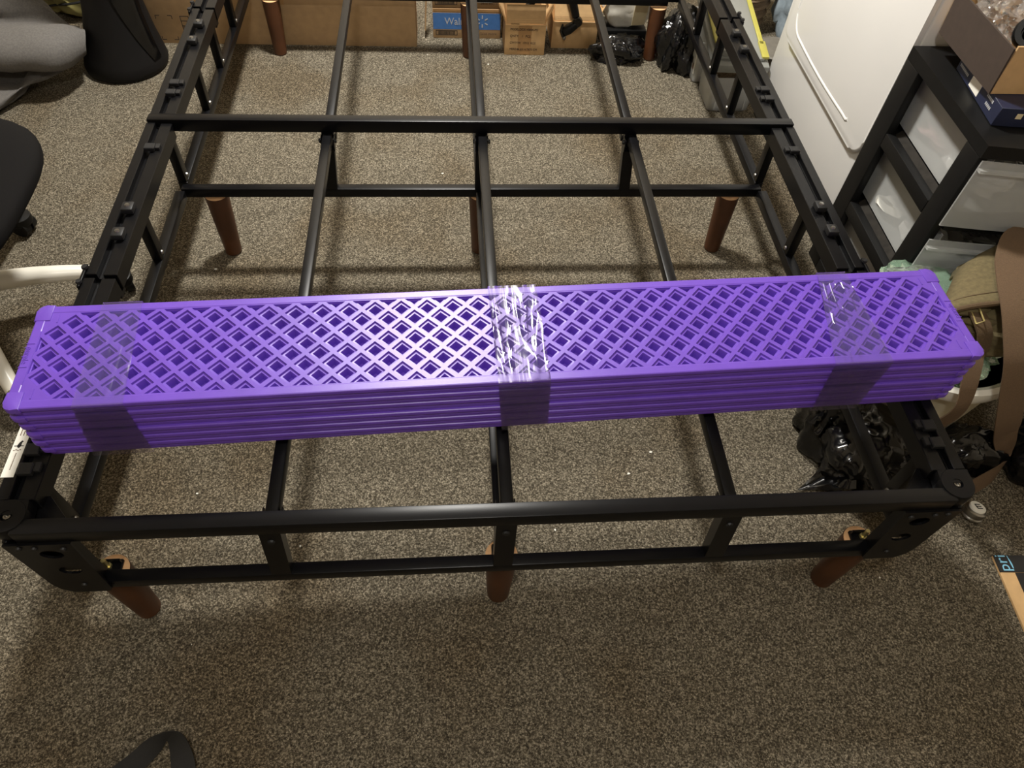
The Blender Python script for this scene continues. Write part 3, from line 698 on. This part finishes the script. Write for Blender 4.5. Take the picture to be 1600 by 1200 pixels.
# black bin liners on the floor
def slump(seed, amp=.42):
    o_ = V((seed * 2.3, seed * .7, seed * 1.9))
    def fn(d):
        h = V((d.x, d.y, 0)); h = h.normalized() if h.length > .02 else V((1, 0, 0)); w_ = min(1.0, V((d.x, d.y)).length * 1.4)
        a = noise.noise(d * 1.5 + o_)
        b = abs(noise.noise(V((h.x * 2.6, h.y * 2.6, d.z * .8)) + o_)) * w_
        c = abs(noise.noise(V((h.x * 5.0, h.y * 5.0, d.z * 1.6)) + o_ * 2)) * w_
        e = abs(noise.noise(d * 2.9 + o_ * 3))
        return 1 + amp * (a * .8 - b * .95 - c * .40 - e * .30 + .25)
    return fn
def liner(c, r, seed, label, amp=.42, f=2.6, sub=5, extra=None):
    mb = MB(); mb.blob(c, r, sub, slump(seed, amp), .002)
    if extra: extra(mb)
    for v in mb.bm.verts: v.co.z = max(v.co.z, .0012)
    return tag(obj('bin_bag', mb, BAGBLACK, None, 55), label, 'bin bag', 'black plastic bags on the carpet')
def tail(mb):
    def f(u, v):
        a = V((.685, .228, .004)); b = V((.79, .20, .055)); c = V((.79, .30, .06))
        p = a + (b - a) * u * (1 - v) + (c - a) * u * v
        p.z += .030 * noise.noise(V((u * 5, v * 7, 2))) * u + .012 * math.sin(v * 9) * u; return p
    mb.grid(f, 12, 8)
liner((.842, .30, .05), (.105, .125, .095), 3, 'black plastic bag crumpled under the right bed rail', extra=tail)
liner((.775, .375, .05), (.055, .09, .10), 12, 'small upright black plastic bag fold below right end of purple stack')
liner((1.07, .29, .045), (.10, .055, .075), 15, 'black plastic bag between the cream basket and bed corner', .4)
liner((1.27, .27, .05), (.085, .10, .09), 21, 'black plastic bag at the right edge behind the brown strap', .4)
liner((.555, 2.045, .028), (.100, .055, .055), 24, 'black plastic bag at the far wall left of the wooden leg', .45)
liner((.765, 2.03, .07), (.082, .115, .115), 27, 'tall black plastic bag at the far right wooden leg', .42)
liner((1.05, 2.34, .29), (.115, .09, .07), 33, 'black plastic bag on the wicker basket beside the dryer', .4)

# ------------------------------------------------------------------ small things near the right corner
cap = thing('metal_canister', 'small silver canister with a white lid mark beside the bed corner', 'canister', (1.060, .150, 0))
tm = Euler((R(-14), R(10), 0)).to_matrix(); cc = V((1.060, .151, .004))
obj('canister_body', MB().lathe([(.020, .000), (.024, .002), (.024, .005), (.0215, .0075), (.0225, .010), (.0225, .020), (.018, .023), (0, .023)], cc, 28, tm), STEEL, cap)
ld = obj('canister_lid', MB().lathe([(.0165, .0232), (.0175, .026), (.0165, .0295), (0, .0300)], cc, 28, tm), LABEL, cap)
mb = MB(); q = tm.to_4x4()
for k in range(3): mb.box(cc + tm @ V((.001, (k - 1) * .0058, .0304)), (.012, .0020, .0006), tm.to_euler())
mb.box(cc + tm @ V((-.0055, 0, .0304)), (.0022, .0136, .0006), tm.to_euler())
obj('lid_mark', mb, INK, ld, 0)
par = thing('parcel_box', 'black and tan cardboard parcel at the right edge of the carpet', 'box', (1.16, -.04, 0))
ra = Euler((0, 0, R(-3))); pm = Matrix.Translation((1.064, .0555, 0)) @ ra.to_matrix().to_4x4()
def pq(x, y, z): return pm @ V((x, y, z))
obj('carton', MB().box(pq(.12, -.16, .0035), (.24, .32, .007), ra, .001, 1), CARD2, par)
obj('black_tape', MB().box(pq(.12, -.0190, .0074), (.241, .038, .0012), ra), INK, par, 0)
obj('black_tape', MB().box(pq(.138, -.18, .0074), (.212, .282, .0012), ra), INK, par, 0)
tmx = text_mesh('pri', .034, frame_m(pq(.014, -.0365, .0083), ra.to_matrix() @ V((0, 1, 0)), ra.to_matrix() @ V((-1, 0, 0))), .0003, 'LEFT')
obj('tape_lettering', tmx, CYAN, par, 0)
pts = [pq(.029 + .003 * math.sin(math.pi * (.5 + k / 16)), -.030 + .029 * k / 8, .0083) for k in range(9)]
obj('tape_smile', MB().tube(pts, [.0006 + .0010 * math.sin(math.pi * min(1, .15 + k / 8)) for k in range(9)], 6), CYAN, par)
# black strap at the near left edge
mb = MB(); mb.ribbon([((-.735, -.315, .012), (-.008, .015, .008)), ((-.675, -.283, .012), (-.009, .014, .008)), ((-.632, -.252, .015), (-.009, .013, .009)), ((-.600, -.224, .022), (-.006, .009, .012)), ((-.570, -.215, .032), (.012, .004, .012)), ((-.551, -.248, .024), (.0185, .003, .002)), ((-.540, -.300, .012), (.019, .003, -.003)), ((-.535, -.36, .004), (.019, .003, 0)), ((-.54, -.46, .004), (.019, 0, 0))], .002, 7)
tag(obj('nylon_strap', mb, BLACKWEB), 'black nylon strap looped on the carpet at the near edge', 'strap')

# ------------------------------------------------------------------ office chair
ch = thing('office_chair', 'office chair with black seat and white star base at the left edge', 'chair', (-1.24, .77, 0))
cc = V((-1.24, .77, 0))
for k in range(5):
    a = R(18 + 72 * k); d = V((math.cos(a), math.sin(a), 0)); sd = V((-d.y, d.x, 0))
    pts, rr_ = [], []
    for i in range(13):
        t = i / 12; pts.append(cc + d * (.03 + .300 * t) + V((0, 0, .118 - .050 * t ** 2.2))); rr_.append(.026 - .009 * t)
    lg = obj('base_leg', MB().tube(pts, rr_, 12), CHAIRWHITE, ch)
    p = cc + d * .333
    sw = R(30 + 47 * k); ax = V((math.cos(sw), math.sin(sw), 0))
    cs = MB()
    for s in (-1, 1): cs.cyl(p + V((0, 0, .027)) + ax * (.004 * s), p + V((0, 0, .027)) + ax * (.024 * s), .0265, .0245, 20)
    w_ = obj('caster', cs, BLACKP, ch)
    hood = MB(); hood.lathe([(.012, .062), (.030, .056), (.031, .040), (.028, .034)], p, 20); obj('caster_hood', hood, BLACKP, w_)
obj('hub', MB().lathe([(.035, .075), (.045, .09), (.045, .135), (.030, .15)], cc, 24), CHAIRWHITE, ch)
obj('gas_column', MB().lathe([(.024, .15), (.024, .30), (.016, .30), (.016, .38)], cc, 20), BLACKP, ch)
sc = V((-1.205, .705, .43)); mb = MB(); mb.blob(sc, (.285, .275, .04), 4, None, None, 3.2); obj('seat', mb, MESHBLK, ch)
mb = MB(); mb.blob(sc + V((-.02, .02, -.038)), (.20, .20, .022), 3, None, None, 4); obj('seat_shell', mb, BLACKP, ch)
mb = MB(); mb.ribbon([((-1.30, .70, .40), (0, .03, 0)), ((-1.50, .70, .41), (0, .03, 0)), ((-1.56, .70, .50), (0, .03, 0)), ((-1.57, .70, .66), (0, .03, 0))], .012, 5); obj('back_support', mb, BLACKP, ch)
mb = MB(); mb.blob((-1.56, .70, .80), (.035, .22, .22), 4, None, None, 3.2); obj('backrest', mb, MESHBLK, ch)

# ------------------------------------------------------------------ far left: tower, blanket, olive sack
tw = thing('tower_appliance', 'black flared plastic tower with a glossy front strip beside the big carton', 'appliance', (-1.182, 1.965, 0))
tp = [(.126, 0.0), (.134, .006), (.137, .022), (.130, .050), (.113, .11), (.096, .19), (.086, .27), (.078, .40), (.074, .70), (.060, .74), (0, .745)]
mb = MB(); mb.lathe(tp, (-1.182, 1.965, 0), 48)
for v in mb.bm.verts: v.co.x += .12 * min(v.co.z, .3)
obj('tower_body', mb, M('satin_black_plastic', (24, 23, 23), .55, 0, .15, 8, .1, 200, spec=.15), tw)
def strip(u, v):
    z = .050 + .62 * u
    r = .0
    for (r0, z0), (r1, z1) in zip(tp, tp[1:]):
        if z0 <= z <= z1: r = r0 + (r1 - r0) * (z - z0) / (z1 - z0)
    a0, a1 = R(-30 - 48 * min(1, u * 2.6)), R(-14)
    a = a0 + (a1 - a0) * v; rr2 = r + .0035
    return V((-1.182 + .12 * min(z, .3) + rr2 * math.cos(a), 1.965 + rr2 * math.sin(a), z))
obj('gloss_strip', MB().grid(strip, 40, 10), GLOSSBLK, tw)
prof = [(1.74, .001, -1.42), (1.66, .006, -1.44), (1.635, .022, -1.43), (1.650, .042, -1.41), (1.70, .050, -1.37), (1.775, .046, -1.315), (1.825, .056, -1.28), (1.800, .080, -1.265), (1.745, .095, -1.25), (1.722, .125, -1.240), (1.730, .165, -1.235), (1.765, .192, -1.235), (1.82, .200, -1.25), (1.885, .180, -1.29), (1.925, .170, -1.31), (1.935, .215, -1.335), (1.97, .275, -1.37), (2.03, .32, -1.44), (2.09, .345, -1.48), (2.14, .33, -1.50), (2.16, .25, -1.50), (2.15, .02, -1.49), (2.08, .001, -1.46)]
def blanket(u, v):
    n = len(prof); f = u * n; i = int(f) % n; t = f - int(f)
    g = lambda k: 0.5 * ((2 * prof[i][k]) + (prof[(i + 1) % n][k] - prof[i - 1][k]) * t + (2 * prof[i - 1][k] - 5 * prof[i][k] + 4 * prof[(i + 1) % n][k] - prof[(i + 2) % n][k]) * t * t + (3 * prof[i][k] - prof[i - 1][k] - 3 * prof[(i + 1) % n][k] + prof[(i + 2) % n][k]) * t ** 3)
    y, z, xe = g(0), max(.001, g(1)), g(2)
    e = v; x = xe - (1 - e) * 1.05
    cy, cz = 1.98, .10
    k = 1.0 if e < .9 else math.sqrt(max(0.0, 1 - ((e - .9) / .1) ** 2)) * .45 + .55
    nz_ = .014 * noise.noise(V((x * 4, y * 6, z * 6))) + .010 * noise.noise(V((x * 9, y * 16, z * 10 + 5))) + .004 * noise.noise(V((x * 30, y * 30, z * 30)))
    return V((x, cy + (y - cy) * k + nz_, max(.001, cz + (z - cz) * k + nz_ * .6)))
mb = MB(); mb.grid(blanket, 114, 44, True)
for f_ in (0, -1): pass
mb.bm.verts.ensure_lookup_table()
loop = [e for e in mb.bm.edges if e.is_boundary]
bmesh.ops.holes_fill(mb.bm, edges=loop, sides=0)
tag(obj('folded_blanket', mb, GREYCLOTH, None, 60), 'grey woollen blanket heaped in folds at the far left', 'blanket')
mb = MB(); mb.blob((-1.42, 2.335, .10), (.15, .11, .12), 4, crumple(41, .3, 2.2), .001); 
sk = thing('olive_sack', 'olive nylon sack behind the grey blanket and the black tower', 'sack', (-1.42, 2.335, 0)); obj('sack_body', mb, OLIVE2, sk)
pts = [(-1.54 + .24 * k / 8, 2.228 + .01 * math.sin(k), .05 + .05 * k / 8) for k in range(9)]; obj('sack_cord', MB().tube(pts, .004, 6), BLACKWEB, sk)

# ------------------------------------------------------------------ far row of cartons
big = thing('large_carton', 'large flat tan carton with printed corner marks behind the bed', 'box', (-.65, 2.16, 0))
obj('carton', MB().bb(-1.135, -.188, 2.104, 2.235, 0.0, .50, .002), CARD, big)
def ink_rect(mb, x0, x1, z0, z1, y, t=.0006): mb.bb(x0, x1, y - t, y, z0, z1)
yk = 2.1035; sl_ = .010
mk = MB()
def sk_(x, z): return x - .10 * (z - .05)
for x, z, dx, dz in ((-1.090, .100, 1, -1), (-1.035, .100, -1, -1), (-1.090, .014, 1, 1), (-1.035, .014, -1, 1)):
    mk.bb(min(x, x + dx * .014), max(x, x + dx * .014), yk - .0006, yk, z - .001, z + .001)
    mk.bb(x - .001, x + .001, yk - .0006, yk, min(z, z + dz * .012), max(z, z + dz * .012))
o = obj('corner_marks', mk, INK, big, 0); o['kind'] = 'stuff'
mk = MB(); xa, xb, za, zb = -1.008, -.978, .016, .098
for q in ((xa, xa + .002, za, zb), (xb - .002, xb, za, zb)): mk.bb(q[0], q[1], yk - .0006, yk, q[2], q[3])
for k in range(6): zq = za + (zb - za) * k / 5; mk.bb(xa, xb, yk - .0006, yk, zq - .001, zq + .001)
obj('ladder_mark', mk, INK, big, 0)
for k in range(2): obj('ladder_fill', MB().bb(xa + .0025, xb - .0025, yk - .0004, yk, za + .004 + k * .034, za + .0135 + k * .034), GREYPRINT, big, 0)
obj('loose_tape', MB().bb(-.700, -.640, yk - .0012, yk, .145, .22), PTAPE, big, 0)
fb = MB(); fb.box((-.150, 2.19, .13), (.006, .05, .20), Euler((0, R(4), 0)), .001, 1); tag(obj('cardboard_flap', fb, CARD), 'thin upright cardboard strip between big carton and blue box', 'cardboard')
for i, (z0, lb) in enumerate(((0.0, 'lower blue printed shipping box under its twin'), (.1125, 'upper blue printed shipping box with white label, on its twin'))):
    x0, x1, yf = -.128, .123, 2.172
    t = thing('shipping_box', lb, 'box', (0, 2.26, z0), 'blue printed shipping boxes')
    obj('carton', MB().bb(x0, x1, yf, yf + .20, z0, z0 + .111, .0025), CARD, t)
    obj('blue_band', MB().bb(x0 + .001, x1 - .001, yf - .0006, yf - .0001, z0 + .034, z0 + .094), BLUEPRINT, t, 0)
    obj('top_tape', MB().bb(x0 + .002, x1 - .002, yf - .0007, yf - .0001, z0 + .099, z0 + .1085), PTAPE, t, 0)
    bc = MB(); bx0, bx1, bz0, bz1 = x0 + .010, x0 + .090, z0 + .011, z0 + .030
    for q in ((bx0, bx1, bz0, bz0 + .002), (bx0, bx1, bz1 - .002, bz1), (bx0, bx0 + .002, bz0, bz1), (bx1 - .002, bx1, bz0, bz1)): ink_rect(bc, *q, yf - .0002)
    xx = bx0 + .008; rnd = random.Random(3 + i)
    while xx < bx1 - .010:
        w_ = rnd.choice((.0008, .0013, .002)); ink_rect(bc, xx, xx + w_, bz0 + .003, bz1 - .003, yf - .0002); xx += w_ + rnd.choice((.0008, .0012))
    o = obj('barcode', bc, INK, t, 0); o['kind'] = 'stuff'
    obj('box_lettering', text_mesh('Walmart', .037, frame_m((-.0235, yf - .0009, z0 + .0625), (1, 0, 0), (0, 0, 1)), .0002, 'CENTER', .92), PALEPRINT, t, 0)
    spk = MB()
    for k in range(6):
        a = R(90 + 60 * k); d = V((math.cos(a), 0, math.sin(a))); spk.box(V((.0545, yf - .0009, z0 + .064)) + d * .0165, (.012, .0004, .0042), Euler((0, -a, 0)))
    o = obj('spark_mark', spk, PALEPRINT, t, 0); o['kind'] = 'stuff'
    obj('slogan', text_mesh('Save more', .0145, frame_m((.078, yf - .0006, z0 + .019), (1, 0, 0), (0, 0, 1)), .0002), GREYPRINT, t, 0)
    if i == 1: obj('address_label', MB().bb(-.02, .09, yf - .0022, yf - .0012, z0 + .022, z0 + .09), LABEL, t, 0)
# small open carton with printed text
def open_box(name, label, x0, x1, yf, dep, h, mat, fl_h, tilt, yaw=0):
    t = thing(name, label, 'box', ((x0 + x1) / 2, yf + dep / 2, 0)); th = .003
    obj('front_panel', MB().bb(x0, x1, yf, yf + th, 0.0, h, .0008), mat, t)
    obj('back_panel', MB().bb(x0, x1, yf + dep - th, yf + dep, 0.0, h), mat, t, 0)
    obj('side_panel', MB().bb(x0, x0 + th, yf + th + .0003, yf + dep - th - .0003, 0.0, h), mat, t, 0)
    obj('side_panel', MB().bb(x1 - th, x1, yf + th + .0003, yf + dep - th - .0003, 0.0, h), mat, t, 0)
    obj('bottom_panel', MB().bb(x0 + th + .0003, x1 - th - .0003, yf + th + .0003, yf + dep - th - .0003, 0.0, th), mat, t, 0)
    c = V(((x0 + x1) / 2, yf + .0015, h + .001)); a = R(tilt); up = V((0, math.sin(a), math.cos(a)))
    f = obj('front_flap', MB().box(c + up * (fl_h / 2 + .0015), (x1 - x0 - .008, th * .8, fl_h), Euler((-a, 0, 0)), .0006, 1), mat, t)
    for k in range(3):
        obj('crease', MB().box(c + up * (.004 + .006 * k) + V((0, -.0016, 0)), (x1 - x0 - .012, .0006, .0012), Euler((-a, 0, 0))), CARDEDGE, f, 0)
    obj('fold_edge', MB().cyl((x0 + .001, yf - .0002, h - .001), (x1 - .001, yf - .0002, h - .001), .0022, .0022, 8), CARDEDGE, t)
    for sx, xx in ((-1, x0 + .0015), (1, x1 - .0015)):
        q = MB(); a2 = R(24 * sx); u2 = V((math.sin(a2), .0, math.cos(a2))); q.box(V((xx, yf + dep * .5, h + .002)) + u2 * fl_h * .5, (th * .8, dep * .86, fl_h * .95), Euler((0, a2, 0))); obj('side_flap', q, mat, t, 0)
    return t
t = open_box('lettered_carton', 'small open tan carton with four lines of black lettering', .132, .279, 2.060, .17, .112, CARD2, .062, 16)
obj('tape_strip', MB().bb(.180, .228, 2.0590, 2.0597, .004, .108), PTAPE, t, 0)
for k, (s_, w_) in enumerate((('MODEL:DESK-V000K-M2', 1.0), ('QNTY:   1   PCS', 1.0), ('GW/NW:  17/13  KGS', 1.0), ('MEAS:44.6X14.7X72 CM', 1.0))):
    obj('print_line', text_mesh(s_, .0118, frame_m((.150, 2.0586, .096 - .0245 * k), (1, 0, -.02), (0, 0, 1)), .0002, 'LEFT', (.80, .92, .86, .84)[k]), INK, t, 0)
mb = MB()
for k in range(4): mb.box((.20 + .022 * k, 2.15, .12 + .01 * (k % 2)), (.016, .02, .13), Euler((R(20), R(30), 0)), .003, 1)
o = tag(obj('metal_bracket', MB().box((.205, 2.145, .115), (.018, .03, .19), Euler((R(18), R(28), 0)), .003, 1), BLACKP), 'black metal bracket standing in the lettered carton', 'bracket', 'metal brackets in the lettered carton')
mb.bm.free()
t = open_box('plain_carton', 'plain tan carton with a black clamp arm hanging over it', .310, .478, 2.112, .20, .100, CARD2, .085, 18)
t2 = thing('clamp_arm', 'black metal clamp arm hanging over the plain tan carton', 'clamp arm', (.40, 2.09, .05))
obj('arm', MB().tube([(.352, 2.128, .232), (.372, 2.108, .175), (.388, 2.094, .128)], [.017, .016, .014], 12), BLACKP, t2)
obj('elbow', MB().lathe([(.0, -.014), (.015, -.014), (.019, -.008), (.019, .008), (.015, .014), (0, .014)], (.394, 2.090, .112), 20, Euler((R(80), 0, 0)).to_matrix()), GLOSSBLK, t2)
obj('forearm', MB().tube([(.390, 2.088, .104), (.366, 2.086, .086), (.348, 2.086, .074)], [.015, .018, .015], 12), BLACKP, t2)
obj('jaw', MB().tube([(.342, 2.087, .104), (.340, 2.087, .080), (.350, 2.086, .060)], [.003, .008, .009], 8), GLOSSBLK, t2)
obj('swivel_ball', MB().blob((.352, 2.086, .054), (.007, .007, .009), 2), STEEL, t2)
# white packet beside it
jg = thing('plastic_packet', 'clear and white plastic packet with a cream barcode label at the far wall', 'packet', (.58, 2.19, .085))
mb = MB(); mb.blob((.585, 2.165, .145), (.092, .045, .075), 4, crumple(51, .18, 2), None, 3); obj('packet_body', mb, M('milky_plastic', (214, 210, 198), .3, 0, .08, 20, alpha=.85), jg)
obj('packet_label', MB().box((.628, 2.1180, .130), (.052, .002, .085), Euler((R(6), 0, R(10)))), PALELBL, jg, 0)
mb = MB()
for k in range(9): mb.box((.622 + k * .0032, 2.1165 + k * .0006, .130), (.0018 if k % 3 else .0009, .0006, .024), Euler((R(6), 0, R(10))))
o = obj('barcode', mb, GREYPRINT, jg, 0); o['kind'] = 'stuff'
tag(obj('support_crate', MB().bb(.50, .665, 2.115, 2.22, 0.0, .070, .006), BLACKP), 'low black crate holding up the plastic packet', 'crate')
# storage tubs with a yellow edged lid
def tub(label, x0, x1, y0, y1, h, rim):
    t = thing('storage_tub', label, 'tub', ((x0 + x1) / 2, (y0 + y1) / 2, 0), 'clear storage tubs by the dryer')
    cx, cy = (x0 + x1) / 2, (y0 + y1) / 2
    def loop(k, z, r=.016):
        hx, hy = (x1 - x0) / 2 * k, (y1 - y0) / 2 * k; p = []
        for sx, sy, a0 in ((1, 1, 0), (-1, 1, 90), (-1, -1, 180), (1, -1, 270)):
            for q in range(5): a = R(a0 + 22.5 * q); p.append((cx + sx * (hx - r) + r * math.cos(a), cy + sy * (hy - r) + r * math.sin(a), z))
        return p
    bm_ = MB(); L_ = [loop(.86, 0.0), loop(.90, .006), loop(.975, h - rim), loop(.975, h - rim + .001), loop(1.0, h - rim + .002), loop(1.0, h), loop(.965, h), loop(.94, h - rim), loop(.85, .008)]
    vs_ = [[bm_.bm.verts.new(p) for p in l] for l in L_]
    for a, b in zip(vs_, vs_[1:]):
        for i in range(len(a)): bm_.bm.faces.new((a[i], a[(i + 1) % len(a)], b[(i + 1) % len(a)], b[i]))
    bm_.bm.faces.new(vs_[0][::-1]); bm_.bm.faces.new(vs_[-1])
    obj('tub_body', bm_, FROST2, t, 35); return t
ta = tub('near clear plastic tub beside the dryer, without a lid', .808, .972, 1.700, 1.862, .128, .022)
for sx in (.838, .94): obj('moulded_rib', MB().box((sx, 1.7065, .055), (.006, .004, .09), Euler((R(-4), 0, 0)), .001, 1), FROST2, ta)
tb_ = tub('far clear plastic tub with a picture label, under the yellow lid', .792, .962, 1.872, 2.13, .155, .022)
obj('picture_label', MB().box((.7985, 1.925, .075), (.0016, .075, .085), Euler((0, R(-3), 0))), LABEL, tb_, 0)
for k in range(3): obj('picture_mark', MB().box((.7972, 1.905 + .018 * k, .055 + .014 * k), (.001, .012, .020), Euler((0, R(-3), R(0)))), (GREYPRINT, INK, GREYRUB)[k], tb_, 0)
mb = MB(); mb.blob((.885, 1.78, .058), (.060, .055, .055), 4, crumple(61, .3), .010); tag(obj('brown_bundle', mb, WICKER), 'brown bundle inside the near clear tub', 'bundle')
lid = thing('tub_lid', 'clear tub lid with yellow latches lying tilted on the tubs', 'lid', (.885, 1.88, .16))
la = Euler((R(6.5), R(0), R(-3))); lc = V((.890, 1.885, .197)); lm = la.to_matrix()
def lq(x, y, z): return lc + lm @ V((x, y, z))
obj('lid_skirt', MB().box(lc, (.185, .43, .030), la, .008, 2), M('milky_lid', (152, 154, 150), .3, 0, .03, 10, alpha=.72), lid)
obj('lid_crown', MB().box(lq(0, 0, .0215), (.150, .38, .012), la, .005, 2), M('milky_lid', (0, 0, 0)), lid)
for sx in (-1, 1): obj('yellow_edge', MB().box(lq(sx * .074, .03, .030), (.016, .30, .006), la, .002, 1), YELLOW, lid)
obj('yellow_edge', MB().box(lq(-.022, .06, .031), (.022, .30, .007), la, .002, 1), YELLOW, lid)
obj('yellow_latch', MB().box(lq(.076, -.145, .028), (.024, .085, .010), la, .003, 2), YELLOW, lid)
obj('yellow_latch', MB().box(lq(-.075, .19, .028), (.028, .06, .010), la, .003, 2), YELLOW, lid)
obj('carry_handle', MB().tube([lq(-.03, -.06, .031), lq(-.04, -.085, .046), lq(-.012, -.11, .050), lq(.012, -.105, .046), lq(.016, -.08, .031)], .006, 8), YELLOW, lid)
obj('lid_boss', MB().box(lq(-.015, -.155, .036), (.11, .06, .022), la, .008, 2), M('milky_lid', (0, 0, 0)), lid)
# things between the tubs and the dryer
wk = thing('wicker_basket', 'brown wicker basket behind the storage tubs', 'basket', (1.07, 2.33, 0))
obj('basket_body', MB().lathe([(.09, 0.0), (.10, .004), (.115, .20), (.12, .215), (.11, .215), (.10, .02), (0, .02)], (1.07, 2.33, 0), 32), WICKER, wk)
for z in (.03, .065, .10, .135, .17): obj('weave_band', MB().lathe([(.100 + z * .077, z - .008), (.108 + z * .077, z), (.100 + z * .077, z + .008)], (1.07, 2.33, 0), 32), WICKER, wk)
mb = MB(); mb.blob((1.26, 2.26, .17), (.075, .11, .19), 4, crumple(71, .28, 2.4), .001); tag(obj('draped_cloth', mb, PALEBLUE), 'pale blue cloth bundle standing behind the dryer edge', 'cloth')
bw = thing('nested_bowl', 'grey plastic bowl tucked between the tub lid and dryer', 'bowl', (1.16, 2.03, 0))
obj('bowl_body', MB().lathe([(.04, 0.0), (.05, .004), (.078, .045), (.082, .052), (.076, .052), (.046, .008), (0, .008)], (1.14, 2.03, 0), 32), GREYRUB, bw)
obj('bowl_rim', MB().lathe([(.080, .0525), (.085, .056), (.080, .060), (.076, .056)], (1.14, 2.03, 0), 32), GREYRUB, bw)

# ------------------------------------------------------------------ litter on the carpet
scr = [(.31, .285), (-.63, .27), (.13, .155), (-.40, .14), (-.46, .12), (-.58, -.05), (-.10, 1.36), (-.86, 1.03), (.07, 1.99), (-.15, 2.05), (.80, .02), (.91, .10), (-.71, .95), (.37, .34), (-1.02, 1.15)]
rnd = random.Random(5)
for x, y in scr:
    mb = MB(); n = 5; a0 = rnd.random() * 6; r = rnd.uniform(.0014, .0034); el = rnd.uniform(.5, 1.6)
    mb.prism([(x + r * el * math.cos(a0 + k * 1.257) * rnd.uniform(.7, 1.2), y + r * math.sin(a0 + k * 1.257) * rnd.uniform(.7, 1.2), .0008) for k in range(n)], (0, 0, .0012))
    tag(obj('paper_scrap', mb, LABEL, None, 0), 'tiny pale paper scrap lying on the carpet', 'scrap', 'tiny paper scraps on the carpet')
